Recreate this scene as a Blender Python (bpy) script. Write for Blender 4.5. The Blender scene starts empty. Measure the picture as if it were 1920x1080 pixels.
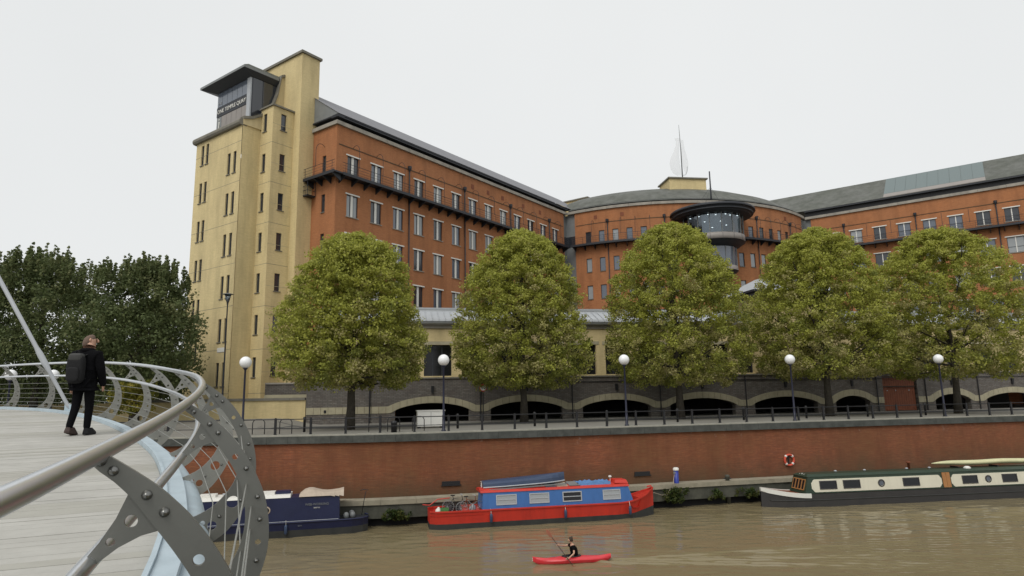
import bpy, math, random
import numpy as np
from mathutils import Vector, Matrix, noise
random.seed(7); RNG = np.random.default_rng(7)
C = bpy.context.scene.collection
SC = bpy.context.scene
rad = math.radians

# ------------------------------------------------------------------ camera
EYE = Vector((0, 0, 7.1))
cd = bpy.data.cameras.new('camera'); cam = bpy.data.objects.new('camera', cd); C.objects.link(cam)
cd.sensor_width = 36.0; cd.lens = 36.0 * 1235.0 / 1920.0
cd.clip_start = 0.05; cd.clip_end = 3000
_p, _r = rad(9.53), rad(-1.0)
_f = Vector((0, math.cos(_p), math.sin(_p))); _u = Vector((0, -math.sin(_p), math.cos(_p))); _x = Vector((1, 0, 0))
_right = math.cos(_r) * _x + math.sin(_r) * _u; _up = -math.sin(_r) * _x + math.cos(_r) * _u
cam.matrix_world = Matrix(((_right.x, _up.x, -_f.x, EYE.x), (_right.y, _up.y, -_f.y, EYE.y), (_right.z, _up.z, -_f.z, EYE.z), (0, 0, 0, 1)))
SC.camera = cam

# ------------------------------------------------------------------ sky, sun, exposure
SUN_EL, SUN_HD = rad(50), rad(204)      # compass heading the light comes from (0 = +Y, clockwise)
w = bpy.data.worlds.new('World'); SC.world = w; w.use_nodes = True
nt = w.node_tree; nt.nodes.clear()
out = nt.nodes.new('ShaderNodeOutputWorld'); bg = nt.nodes.new('ShaderNodeBackground')
sky = nt.nodes.new('ShaderNodeTexSky'); sky.sky_type = 'NISHITA'; sky.sun_disc = False
sky.sun_elevation = SUN_EL; sky.sun_rotation = SUN_HD
sky.air_density = 1.0; sky.dust_density = 3.0
tc = nt.nodes.new('ShaderNodeTexCoord'); no = nt.nodes.new('ShaderNodeTexNoise'); no.inputs['Scale'].default_value = 1.3; no.inputs['Detail'].default_value = 4
cr = nt.nodes.new('ShaderNodeValToRGB')
cr.color_ramp.elements[0].position = 0.3; cr.color_ramp.elements[0].color = (7.25, 7.4, 7.4, 1)
cr.color_ramp.elements[1].position = 0.7; cr.color_ramp.elements[1].color = (7.75, 7.87, 7.85, 1)
mx = nt.nodes.new('ShaderNodeMix'); mx.data_type = 'RGBA'; mx.inputs['Factor'].default_value = 0.96
nt.links.new(tc.outputs['Generated'], no.inputs['Vector']); nt.links.new(no.outputs['Fac'], cr.inputs['Fac'])
nt.links.new(sky.outputs['Color'], mx.inputs['A']); nt.links.new(cr.outputs['Color'], mx.inputs['B'])
nt.links.new(mx.outputs['Result'], bg.inputs['Color']); bg.inputs['Strength'].default_value = 0.1
nt.links.new(bg.outputs['Background'], out.inputs['Surface'])
sd = bpy.data.lights.new('sun', 'SUN'); sun = bpy.data.objects.new('sun', sd); C.objects.link(sun)
sd.energy = 1.5; sd.angle = rad(35); sd.color = (1.0, 0.97, 0.92)
_sdir = Vector((math.sin(SUN_HD) * math.cos(SUN_EL), math.cos(SUN_HD) * math.cos(SUN_EL), math.sin(SUN_EL)))
sun.rotation_euler = _sdir.to_track_quat('Z', 'Y').to_euler()
SC.view_settings.view_transform = 'Standard'; SC.view_settings.look = 'None'
SC.view_settings.exposure = 0.15; SC.view_settings.gamma = 1.0; SC.view_settings.use_curve_mapping = False

# ------------------------------------------------------------------ materials
def mat(name, col, rough=0.7, metal=0.0, var=0.0, vscale=1.0, vcol=None, bump=0.0, bscale=20.0, spec=None, ior=None,
        brick=None, grime=0.0, gscale=0.35, streak=False, courses=0.0, salt=None, tide=None):
    m = bpy.data.materials.new(name); m.use_nodes = True
    t = m.node_tree; b = t.nodes['Principled BSDF']
    b.inputs['Roughness'].default_value = rough; b.inputs['Metallic'].default_value = metal
    if spec is not None: b.inputs['Specular IOR Level'].default_value = spec
    if ior: b.inputs['IOR'].default_value = ior
    c = (*col, 1); b.inputs['Base Color'].default_value = c
    L = t.links.new; N = t.nodes.new
    src = None; coord = N('ShaderNodeTexCoord'); vec = coord.outputs['Object']
    if brick:                       # brick = (width, height, mortar colour, colour2, mortar size)
        br = N('ShaderNodeTexBrick'); br.inputs['Scale'].default_value = 1.0
        br.inputs['Brick Width'].default_value = brick[0]; br.inputs['Row Height'].default_value = brick[1]
        br.inputs['Mortar Size'].default_value = brick[4]; br.inputs['Mortar Smooth'].default_value = 0.3
        br.inputs['Color1'].default_value = c; br.inputs['Color2'].default_value = (*brick[3], 1); br.inputs['Mortar'].default_value = (*brick[2], 1)
        br.inputs['Bias'].default_value = -0.2
        L(coord.outputs['UV'], br.inputs['Vector']); src = br.outputs['Color']
        bp = N('ShaderNodeBump'); bp.inputs['Strength'].default_value = 0.5; bp.inputs['Distance'].default_value = 0.01; bp.invert = True
        L(br.outputs['Fac'], bp.inputs['Height']); L(bp.outputs['Normal'], b.inputs['Normal'])
    def mixnode(a, bcol, fac, mode='MIX'):
        x = N('ShaderNodeMix'); x.data_type = 'RGBA'; x.blend_type = mode
        if a is None: x.inputs['A'].default_value = c
        else: L(a, x.inputs['A'])
        if isinstance(bcol, tuple): x.inputs['B'].default_value = (*bcol, 1)
        else: L(bcol, x.inputs['B'])
        if isinstance(fac, float): x.inputs['Factor'].default_value = fac
        else: L(fac, x.inputs['Factor'])
        return x.outputs['Result']
    if var > 0:
        n = N('ShaderNodeTexNoise'); n.inputs['Scale'].default_value = vscale; n.inputs['Detail'].default_value = 6; n.inputs['Roughness'].default_value = 0.65
        L(vec, n.inputs['Vector'])
        r = N('ShaderNodeMapRange'); r.inputs['From Min'].default_value = 0.35; r.inputs['From Max'].default_value = 0.65; r.inputs['To Max'].default_value = var
        L(n.outputs['Fac'], r.inputs['Value'])
        src = mixnode(src, vcol or tuple(v * 0.5 for v in col), r.outputs['Result'])
    if courses > 0:
        mp = N('ShaderNodeMapping'); mp.inputs['Scale'].default_value = (0.7, 9.0, 1); L(coord.outputs['UV'], mp.inputs['Vector'])
        n = N('ShaderNodeTexNoise'); n.inputs['Scale'].default_value = 1.6; n.inputs['Detail'].default_value = 5; n.inputs['Roughness'].default_value = 0.75; L(mp.outputs['Vector'], n.inputs['Vector'])
        r = N('ShaderNodeMapRange'); r.inputs['From Min'].default_value = 0.4; r.inputs['From Max'].default_value = 0.65; r.inputs['To Max'].default_value = courses; L(n.outputs['Fac'], r.inputs['Value'])
        src = mixnode(src, tuple(v * 0.45 for v in col), r.outputs['Result'])
    if salt:                     # pale lime bloom, (lower edge, upper edge, amount)
        sp = N('ShaderNodeSeparateXYZ'); L(coord.outputs['UV'], sp.inputs['Vector'])
        r = N('ShaderNodeMapRange'); r.inputs['From Min'].default_value = salt[0]; r.inputs['From Max'].default_value = salt[1]; L(sp.outputs['Y'], r.inputs['Value'])
        n = N('ShaderNodeTexNoise'); n.inputs['Scale'].default_value = 1.1; n.inputs['Detail'].default_value = 6; n.inputs['Roughness'].default_value = 0.8; L(vec, n.inputs['Vector'])
        r2 = N('ShaderNodeMapRange'); r2.inputs['From Min'].default_value = 0.60; r2.inputs['From Max'].default_value = 0.72; r2.inputs['To Max'].default_value = salt[2]; L(n.outputs['Fac'], r2.inputs['Value'])
        mu = N('ShaderNodeMath'); mu.operation = 'MULTIPLY'; L(r.outputs['Result'], mu.inputs[0]); L(r2.outputs['Result'], mu.inputs[1])
        src = mixnode(src, (0.42, 0.36, 0.30), mu.outputs[0])
    if tide:                     # dark green algae stain rising from the foot, (foot, top of stain)
        sp = N('ShaderNodeSeparateXYZ'); L(coord.outputs['UV'], sp.inputs['Vector'])
        n = N('ShaderNodeTexNoise'); n.inputs['Scale'].default_value = 0.8; n.inputs['Detail'].default_value = 6; L(vec, n.inputs['Vector'])
        ad = N('ShaderNodeMath'); ad.operation = 'MULTIPLY_ADD'; ad.inputs[1].default_value = 1.6; L(n.outputs['Fac'], ad.inputs[0]); L(sp.outputs['Y'], ad.inputs[2])
        r = N('ShaderNodeMapRange'); r.inputs['From Min'].default_value = tide[0] + .8; r.inputs['From Max'].default_value = tide[1] + .8; r.inputs['To Min'].default_value = 0.75; r.inputs['To Max'].default_value = 0.0; L(ad.outputs[0], r.inputs['Value'])
        src = mixnode(src, (0.055, 0.045, 0.022), r.outputs['Result'])
    if grime > 0:
        n = N('ShaderNodeTexNoise'); n.inputs['Scale'].default_value = gscale; n.inputs['Detail'].default_value = 8; n.inputs['Roughness'].default_value = 0.7
        if streak:
            mp = N('ShaderNodeMapping'); mp.inputs['Scale'].default_value = (1, 1, 0.16); L(vec, mp.inputs['Vector']); L(mp.outputs['Vector'], n.inputs['Vector'])
        else: L(vec, n.inputs['Vector'])
        r = N('ShaderNodeMapRange'); r.inputs['From Min'].default_value = 0.45; r.inputs['From Max'].default_value = 0.75; r.inputs['To Max'].default_value = grime
        L(n.outputs['Fac'], r.inputs['Value'])
        src = mixnode(src, tuple(v * 0.35 for v in col), r.outputs['Result'])
    if src is not None: L(src, b.inputs['Base Color'])
    if bump > 0 and not brick:
        n = N('ShaderNodeTexNoise'); n.inputs['Scale'].default_value = bscale; n.inputs['Detail'].default_value = 5; L(vec, n.inputs['Vector'])
        bp = N('ShaderNodeBump'); bp.inputs['Strength'].default_value = bump; bp.inputs['Distance'].default_value = 0.02
        L(n.outputs['Fac'], bp.inputs['Height']); L(bp.outputs['Normal'], b.inputs['Normal'])
    return m

def leaf_mat(name, c1, c2, c3):
    m = bpy.data.materials.new(name); m.use_nodes = True; t = m.node_tree; N = t.nodes.new; L = t.links.new
    b = t.nodes['Principled BSDF']; b.inputs['Roughness'].default_value = 0.6; b.inputs['Specular IOR Level'].default_value = 0.25
    at = N('ShaderNodeAttribute'); at.attribute_name = 'tint'
    cr = N('ShaderNodeValToRGB'); e = cr.color_ramp.elements
    e[0].color = (*c1, 1); e[1].color = (*c3, 1); k = cr.color_ramp.elements.new(0.5); k.color = (*c2, 1)
    L(at.outputs['Fac'], cr.inputs['Fac']); L(cr.outputs['Color'], b.inputs['Base Color'])
    tr = N('ShaderNodeBsdfTranslucent'); L(cr.outputs['Color'], tr.inputs['Color'])
    mx = N('ShaderNodeMixShader'); mx.inputs['Fac'].default_value = 0.42
    L(b.outputs['BSDF'], mx.inputs[1]); L(tr.outputs['BSDF'], mx.inputs[2]); L(mx.outputs['Shader'], t.nodes['Material Output'].inputs['Surface'])
    return m

M = {}
M['orange'] = mat('orange_brick', (0.47, 0.180, 0.064), 0.85, brick=(0.225, 0.075, (0.36, 0.19, 0.10), (0.38, 0.135, 0.05), 0.008), var=0.5, vscale=0.25, vcol=(0.37, 0.165, 0.075), grime=0.6, gscale=0.6, streak=True, courses=0.45)
M['quaybrick'] = mat('quay_brick', (0.34, 0.100, 0.038), 0.85, brick=(0.225, 0.075, (0.18, 0.095, 0.06), (0.21, 0.062, 0.028), 0.01), var=0.85, vscale=0.25, vcol=(0.165, 0.078, 0.028), grime=0.75, gscale=0.9, streak=True, courses=0.85, salt=(4.0, 4.7, 0.8), tide=(1.4, 3.0))
M['yellow'] = mat('yellow_brick', (0.74, 0.60, 0.305), 0.85, brick=(0.225, 0.075, (0.62, 0.52, 0.31), (0.66, 0.53, 0.27), 0.008), var=0.4, vscale=0.3, vcol=(0.56, 0.44, 0.235), grime=0.5, gscale=0.6, streak=True, courses=0.25)
M['greystone'] = mat('grey_rubble', (0.20, 0.183, 0.16), 0.9, brick=(0.42, 0.13, (0.085, 0.078, 0.068), (0.125, 0.098, 0.082), 0.02), var=0.6, vscale=2.5, vcol=(0.08, 0.072, 0.068), grime=0.3)
M['cream'] = mat('cream_stone', (0.42, 0.38, 0.26), 0.85, var=0.5, vscale=1.2, vcol=(0.30, 0.27, 0.19), grime=0.4, gscale=1.0, bump=0.3)
M['coping'] = mat('coping_stone', (0.085, 0.09, 0.082), 0.85, var=0.8, vscale=1.5, vcol=(0.035, 0.04, 0.036), grime=0.4, gscale=2, bump=0.4)
M['copingtop'] = mat('coping_edge', (0.34, 0.33, 0.28), 0.85, var=0.5, vscale=3, vcol=(0.2, 0.2, 0.17), bump=0.3)
M['concrete'] = mat('ledge_concrete', (0.33, 0.30, 0.225), 0.9, var=0.6, vscale=1.2, vcol=(0.2, 0.18, 0.13), grime=0.4, gscale=1.6, bump=0.3)
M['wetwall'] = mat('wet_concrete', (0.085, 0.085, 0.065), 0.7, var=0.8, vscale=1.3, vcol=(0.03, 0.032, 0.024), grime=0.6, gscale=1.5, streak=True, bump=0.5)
M['roofstone'] = mat('weathered_coping', (0.20, 0.185, 0.15), 0.85, var=0.5, vscale=1.5, vcol=(0.10, 0.10, 0.085), bump=0.2)
M['cornice'] = mat('cornice_stone', (0.36, 0.33, 0.28), 0.85, var=0.6, vscale=0.8, vcol=(0.17, 0.16, 0.14))
M['roof'] = mat('lead_grey_roof', (0.125, 0.128, 0.115), 0.65, var=0.8, vscale=0.45, vcol=(0.065, 0.072, 0.052), grime=0.6, gscale=0.9, streak=False)
M['roofblue'] = mat('slate_blue_roof', (0.17, 0.17, 0.185), 0.6, var=0.4, vscale=0.6, vcol=(0.12, 0.12, 0.13))
M['lead'] = mat('pale_lead', (0.40, 0.42, 0.44), 0.5, var=0.4, vscale=1.5, vcol=(0.3, 0.31, 0.33))
M['glassroof'] = mat('roof_glazing', (0.12, 0.155, 0.155), 0.4, ior=1.5)
M['dark'] = mat('dark_steel', (0.022, 0.025, 0.032), 0.55, var=0.3, vscale=3)
M['black'] = mat('black_paint', (0.012, 0.012, 0.014), 0.45)
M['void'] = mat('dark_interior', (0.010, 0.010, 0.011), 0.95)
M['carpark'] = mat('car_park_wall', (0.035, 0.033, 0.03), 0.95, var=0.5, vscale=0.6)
M['frame'] = mat('window_frame', (0.035, 0.04, 0.05), 0.5)
M['white'] = mat('white_paint', (0.72, 0.71, 0.66), 0.5, var=0.2, vscale=2, vcol=(0.55, 0.54, 0.5))
M['glassdark'] = mat('glass_dark', (0.03, 0.034, 0.042), 0.07, ior=1.7)
M['glassboat'] = mat('glass_near_black', (0.012, 0.013, 0.015), 0.12, ior=1.4)  # near-black, weakly reflecting glass for boats and podium openings
M['glassmid'] = mat('glass_mid', (0.10, 0.12, 0.155), 0.1, ior=1.8)
M['glassblind'] = mat('glass_blind', (0.30, 0.32, 0.33), 0.25, ior=1.6)
M['panel'] = mat('grey_panel', (0.20, 0.21, 0.21), 0.45, var=0.3, vscale=1)
M['panelpink'] = mat('taupe_panel', (0.27, 0.245, 0.225), 0.5, var=0.2, vscale=1)
M['steel'] = mat('stainless_tube', (0.74, 0.76, 0.79), 0.30, 1.0, var=0.3, vscale=8, vcol=(0.62, 0.64, 0.66))
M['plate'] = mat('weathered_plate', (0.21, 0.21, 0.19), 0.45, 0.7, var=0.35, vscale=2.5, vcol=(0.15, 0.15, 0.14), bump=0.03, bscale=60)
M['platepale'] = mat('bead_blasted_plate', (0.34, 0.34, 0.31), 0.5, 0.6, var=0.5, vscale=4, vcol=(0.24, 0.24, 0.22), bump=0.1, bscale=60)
M['bolt'] = mat('bolt_steel', (0.22, 0.22, 0.21), 0.3, 0.9)
M['blueedge'] = mat('pale_blue_paint', (0.41, 0.49, 0.54), 0.5, var=0.35, vscale=2.5, vcol=(0.30, 0.39, 0.44), grime=0.3, gscale=4)
M['board'] = mat('deck_board', (0.43, 0.42, 0.385), 0.75, var=0.6, vscale=2.2, vcol=(0.33, 0.32, 0.29), grime=0.25, gscale=0.8, bump=0.25, bscale=40)
M['board2'] = mat('deck_board_dark', (0.36, 0.35, 0.31), 0.75, var=0.5, vscale=3, vcol=(0.29, 0.28, 0.245), bump=0.25, bscale=40)
M['paving'] = mat('paving', (0.22, 0.21, 0.185), 0.85, var=0.6, vscale=0.7, vcol=(0.16, 0.15, 0.13), bump=0.2)
M['asphalt'] = mat('asphalt', (0.085, 0.085, 0.08), 0.9, var=0.4, vscale=0.8)
M['bark'] = mat('plane_bark', (0.065, 0.055, 0.04), 0.9, var=0.8, vscale=4, vcol=(0.025, 0.022, 0.018), bump=0.6, bscale=14)
M['globe'] = mat('opal_globe', (0.85, 0.86, 0.87), 0.3)
M['bluepole'] = mat('blue_black_pole', (0.016, 0.018, 0.04), 0.45)
M['red'] = mat('red_boat_paint', (0.56, 0.032, 0.016), 0.5, var=0.5, vscale=1.8, vcol=(0.40, 0.03, 0.02), grime=0.4, gscale=1.6, streak=True)
M['bluepaint'] = mat('blue_boat_paint', (0.045, 0.145, 0.39), 0.45, var=0.3, vscale=1, vcol=(0.04, 0.115, 0.30), grime=0.35, gscale=1.6, streak=True)
M['hullblack'] = mat('black_hull', (0.022, 0.024, 0.024), 0.6, var=0.6, vscale=1.5, vcol=(0.045, 0.045, 0.04))
M['navy'] = mat('navy_boat_paint', (0.007, 0.011, 0.050), 0.45, var=0.4, vscale=1.5, vcol=(0.02, 0.026, 0.07), grime=0.3, gscale=1.2)
M['beige'] = mat('beige_canvas', (0.46, 0.38, 0.30), 0.85, var=0.3, vscale=2)
M['creampaint'] = mat('cream_boat_paint', (0.68, 0.65, 0.52), 0.5, var=0.25, vscale=0.8, vcol=(0.58, 0.55, 0.44), grime=0.2, gscale=1.8, streak=True)
M['green'] = mat('dark_green_paint', (0.018, 0.040, 0.024), 0.45, var=0.4, vscale=1.2, vcol=(0.04, 0.05, 0.035))
M['hullgrey'] = mat('grey_black_hull', (0.035, 0.034, 0.036), 0.5, var=0.5, vscale=1.2, vcol=(0.055, 0.052, 0.05))
M['wood'] = mat('varnished_wood', (0.40, 0.19, 0.065), 0.5, var=0.6, vscale=3, vcol=(0.28, 0.12, 0.04))
M['doorred'] = mat('red_brown_timber', (0.21, 0.058, 0.020), 0.7, var=0.5, vscale=2)
M['tarpblue'] = mat('blue_tarpaulin', (0.10, 0.24, 0.50), 0.6, var=0.4, vscale=6, bump=0.6, bscale=8)
M['tarpcream'] = mat('cream_cover', (0.62, 0.60, 0.36), 0.7, var=0.3, vscale=2)
M['dinghy'] = mat('dark_blue_dinghy', (0.025, 0.045, 0.10), 0.35, var=0.4, vscale=2, vcol=(0.06, 0.08, 0.12))
M['kayak'] = mat('red_kayak', (0.62, 0.025, 0.035), 0.3, var=0.3, vscale=3, vcol=(0.5, 0.1, 0.11))
M['skin'] = mat('skin', (0.50, 0.29, 0.20), 0.55)
M['hair'] = mat('hair', (0.045, 0.028, 0.018), 0.8)
M['stubble'] = mat('cropped_hair', (0.13, 0.085, 0.063), 0.85)
M['cloth'] = mat('black_cloth', (0.005, 0.005, 0.006), 1.0, spec=0.1, bump=0.4, bscale=25)
M['pack'] = mat('charcoal_nylon', (0.011, 0.011, 0.012), 0.75, spec=0.25, bump=0.3, bscale=60)
M['packgrey'] = mat('grey_nylon', (0.035, 0.035, 0.033), 0.7)
M['shoebrown'] = mat('brown_leather', (0.045, 0.026, 0.021), 0.7)
M['orangeplastic'] = mat('orange_red_plastic', (0.60, 0.085, 0.045), 0.5)
M['signred'] = mat('sign_red', (0.5, 0.03, 0.03), 0.5)
M['weed'] = leaf_mat('weed_leaves', (0.03, 0.055, 0.015), (0.06, 0.085, 0.02), (0.12, 0.12, 0.035))
M['planeleaf'] = leaf_mat('plane_leaves', (0.180, 0.200, 0.052), (0.415, 0.430, 0.078), (0.40, 0.36, 0.165))
M['darkleaf'] = leaf_mat('dark_leaves', (0.070, 0.094, 0.038), (0.150, 0.185, 0.074), (0.27, 0.265, 0.13))
M['yellowleaf'] = leaf_mat('yellow_leaves', (0.12, 0.13, 0.02), (0.22, 0.20, 0.03), (0.35, 0.28, 0.05))
def glass_clear():
    m = bpy.data.materials.new('clear_glazing'); m.use_nodes = True; t = m.node_tree; t.nodes.clear(); N = t.nodes.new; L = t.links.new
    o = N('ShaderNodeOutputMaterial'); a = N('ShaderNodeBsdfTransparent'); a.inputs['Color'].default_value = (0.62, 0.68, 0.72, 1)
    g = N('ShaderNodeBsdfGlossy'); g.inputs['Roughness'].default_value = 0.04; g.inputs['Color'].default_value = (0.7, 0.78, 0.85, 1)
    fr = N('ShaderNodeFresnel'); fr.inputs['IOR'].default_value = 2.3
    x = N('ShaderNodeMixShader'); L(fr.outputs['Fac'], x.inputs['Fac']); L(a.outputs['BSDF'], x.inputs[1]); L(g.outputs['BSDF'], x.inputs[2]); L(x.outputs['Shader'], o.inputs['Surface'])
    return m
M['clear'] = glass_clear()
def emit(name, col, s):
    m = bpy.data.materials.new(name); m.use_nodes = True; b = m.node_tree.nodes['Principled BSDF']
    b.inputs['Emission Color'].default_value = (*col, 1); b.inputs['Emission Strength'].default_value = s; b.inputs['Base Color'].default_value = (*col, 1); return m
M['lit'] = emit('lit_ceiling_lamp', (1, 0.97, 0.9), 3)
def sail_mat():
    m = bpy.data.materials.new('sheer_sail'); m.use_nodes = True; t = m.node_tree; N = t.nodes.new; L = t.links.new
    b = t.nodes['Principled BSDF']; b.inputs['Base Color'].default_value = (0.72, 0.72, 0.72, 1); b.inputs['Roughness'].default_value = 0.6
    a = N('ShaderNodeBsdfTransparent'); tr = N('ShaderNodeBsdfTranslucent'); tr.inputs['Color'].default_value = (0.9, 0.9, 0.9, 1)
    x = N('ShaderNodeMixShader'); x.inputs['Fac'].default_value = 0.5; y = N('ShaderNodeMixShader'); y.inputs['Fac'].default_value = 0.68
    L(b.outputs['BSDF'], x.inputs[1]); L(tr.outputs['BSDF'], x.inputs[2]); L(x.outputs['Shader'], y.inputs[1]); L(a.outputs['BSDF'], y.inputs[2]); L(y.outputs['Shader'], t.nodes['Material Output'].inputs['Surface'])
    return m
M['sail'] = sail_mat()
def water_mat():
    m = bpy.data.materials.new('muddy_water'); m.use_nodes = True; t = m.node_tree; N = t.nodes.new; L = t.links.new
    b = t.nodes['Principled BSDF']; b.inputs['Base Color'].default_value = (0.135, 0.122, 0.072, 1); b.inputs['Roughness'].default_value = 0.07; b.inputs['IOR'].default_value = 1.33
    tcn = N('ShaderNodeTexCoord')
    n1 = N('ShaderNodeTexNoise'); n1.inputs['Scale'].default_value = 1.0; n1.inputs['Detail'].default_value = 3
    mp = N('ShaderNodeMapping'); mp.inputs['Scale'].default_value = (0.8, 2.4, 1); mp.inputs['Rotation'].default_value = (0, 0, rad(12)); L(tcn.outputs['Object'], mp.inputs['Vector']); L(mp.outputs['Vector'], n1.inputs['Vector'])
    n2 = N('ShaderNodeTexNoise'); n2.inputs['Scale'].default_value = 6.0; n2.inputs['Detail'].default_value = 3; L(mp.outputs['Vector'], n2.inputs['Vector'])
    b1 = N('ShaderNodeBump'); b1.inputs['Strength'].default_value = 0.17; b1.inputs['Distance'].default_value = 0.10; L(n1.outputs['Fac'], b1.inputs['Height'])
    b2 = N('ShaderNodeBump'); b2.inputs['Strength'].default_value = 0.25; b2.inputs['Distance'].default_value = 0.012; L(n2.outputs['Fac'], b2.inputs['Height']); L(b1.outputs['Normal'], b2.inputs['Normal'])
    L(b2.outputs['Normal'], b.inputs['Normal'])
    n3 = N('ShaderNodeTexNoise'); n3.inputs['Scale'].default_value = 0.18; n3.inputs['Detail'].default_value = 4; L(tcn.outputs['Object'], n3.inputs['Vector'])
    r = N('ShaderNodeValToRGB'); r.color_ramp.elements[0].color = (0.190, 0.160, 0.092, 1); r.color_ramp.elements[1].color = (0.215, 0.172, 0.096, 1); L(n3.outputs['Fac'], r.inputs['Fac']); L(r.outputs['Color'], b.inputs['Base Color'])
    return m
M['water'] = water_mat()

# ------------------------------------------------------------------ helpers
def hd(h, z=0.0): return Vector((math.sin(rad(h)), math.cos(rad(h)), z))
def wloc(o):
    v = Vector((0, 0, 0))
    while o is not None: v += o.location; o = o.parent
    return v
def empty(name, loc, rz=0.0, parent=None):
    o = bpy.data.objects.new(name, None); o.location = loc; o.rotation_euler = (0, 0, rz); o.empty_display_size = 0.3
    C.objects.link(o); o.parent = parent; return o
def tag(o, label, cat=None, group=None, kind=None):
    if label: o['label'] = label
    if cat: o['category'] = cat
    if group: o['group'] = group
    if kind: o['kind'] = kind
    return o
def link(name, me, parent=None, loc=None, rz=0.0):
    o = bpy.data.objects.new(name, me); C.objects.link(o); o.parent = parent
    if loc is not None: o.location = loc
    o.rotation_euler = (0, 0, rz); return o
class MB:
    def __init__(s): s.v = []; s.f = []; s.uv = []; s.m = []
    def face(s, pts, uv=None, m=0):
        n = len(s.v); s.v += [tuple(p) for p in pts]; s.f.append(tuple(range(n, n + len(pts)))); s.uv.append(uv); s.m.append(m)
    def box(s, x0, y0, z0, x1, y1, z1, T=None, m=0):
        c = [Vector(p) for p in ((x0,y0,z0),(x1,y0,z0),(x1,y1,z0),(x0,y1,z0),(x0,y0,z1),(x1,y0,z1),(x1,y1,z1),(x0,y1,z1))]
        if T is not None: c = [T @ p for p in c]
        s.hexa(c, m)
    def hexa(s, c, m=0):
        n = len(s.v); s.v += [tuple(p) for p in c]
        for q in ((0,3,2,1),(4,5,6,7),(0,1,5,4),(1,2,6,5),(2,3,7,6),(3,0,4,7)):
            s.f.append(tuple(n + i for i in q)); s.uv.append(None); s.m.append(m)
    def tube(s, path, r, n=8, cap=True, m=0, flat=1.0):
        P = [Vector(p) for p in path]; rr = r if isinstance(r, (list, tuple)) else [r] * len(P)
        base = len(s.v); prev = None
        for i, p in enumerate(P):
            d = (P[min(i + 1, len(P) - 1)] - P[max(i - 1, 0)]).normalized()
            a = Vector((0, 0, 1)) if abs(d.z) < 0.95 else Vector((1, 0, 0))
            if prev is not None: a = prev
            x = a.cross(d); 
            if x.length < 1e-4: x = Vector((1, 0, 0)).cross(d)
            x.normalize(); y = d.cross(x); prev = y
            for k in range(n):
                t = 2 * math.pi * k / n; s.v.append(tuple(p + x * math.cos(t) * rr[i] + y * math.sin(t) * rr[i] * flat))
        for i in range(len(P) - 1):
            for k in range(n):
                a = base + i * n + k; b = base + i * n + (k + 1) % n
                s.f.append((a, b, b + n, a + n)); s.uv.append(None); s.m.append(m)
        if cap:
            s.f.append(tuple(base + k for k in reversed(range(n)))); s.uv.append(None); s.m.append(m)
            s.f.append(tuple(base + (len(P) - 1) * n + k for k in range(n))); s.uv.append(None); s.m.append(m)
    def lathe(s, prof, c, n=20, m=0, a0=0.0, a1=2 * math.pi, T=None):
        c = Vector(c); base = len(s.v); full = abs(a1 - a0 - 2 * math.pi) < 1e-6; k_ = n if full else n + 1
        for r, z in prof:
            for k in range(k_):
                t = a0 + (a1 - a0) * k / n; p = Vector((r * math.cos(t), r * math.sin(t), z))
                s.v.append(tuple((T @ p if T else p) + c))
        for i in range(len(prof) - 1):
            for k in range(n):
                a = base + i * k_ + k; b = base + i * k_ + (k + 1) % k_
                s.f.append((a, b, b + k_, a + k_)); s.uv.append(None); s.m.append(m)
    def build(s, name, mats, parent=None, smooth=False, loc=None, kind=None, bevel=0.0):
        me = s.mesh(name, mats, wloc(parent) if loc is None else Vector(loc), smooth)
        o = link(name, me, parent, None)
        if loc is not None and parent is None: o.location = loc
        if kind: o['kind'] = kind
        if bevel: b = o.modifiers.new('bevel', 'BEVEL'); b.width = bevel; b.segments = 2; b.limit_method = 'ANGLE'
        return o
    def mesh(s, name, mats, off=Vector((0, 0, 0)), smooth=False):
        me = bpy.data.meshes.new(name); me.from_pydata([(v[0] - off[0], v[1] - off[1], v[2] - off[2]) for v in s.v], [], s.f)
        for mt in (mats if isinstance(mats, (list, tuple)) else [mats]): me.materials.append(mt)
        if any(s.m): me.polygons.foreach_set('material_index', s.m)
        if any(u is not None for u in s.uv):
            ul = me.uv_layers.new(name='UVMap'); i = 0
            for f, u in zip(s.f, s.uv):
                for k in range(len(f)): ul.data[i].uv = u[k] if u is not None else (0, 0); i += 1
        if smooth: me.polygons.foreach_set('use_smooth', [True] * len(me.polygons))
        me.update(); return me
def curve_plate(name, loops, thick, mats):
    """flat plate in local XZ plane with holes, real thickness"""
    cu = bpy.data.curves.new(name, 'CURVE'); cu.dimensions = '2D'; cu.fill_mode = 'BOTH'; cu.extrude = thick / 2
    for lp in loops:
        sp = cu.splines.new('POLY'); sp.points.add(len(lp) - 1); sp.use_cyclic_u = True
        for p, (a, b) in zip(sp.points, lp): p.co = (a, b, 0, 1)
    o = bpy.data.objects.new(name, cu); C.objects.link(o)
    me = bpy.data.meshes.new_from_object(o.evaluated_get(bpy.context.evaluated_depsgraph_get()))
    bpy.data.objects.remove(o); bpy.data.curves.remove(cu)
    me.transform(Matrix.Rotation(rad(90), 4, 'X')); me.name = name
    me.materials.clear(); me.materials.append(mats); return me
def circle(cx, cy, r, n=16, rev=True): 
    p = [(cx + r * math.cos(2 * math.pi * k / n), cy + r * math.sin(2 * math.pi * k / n)) for k in range(n)]
    return p[::-1] if rev else p
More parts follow.
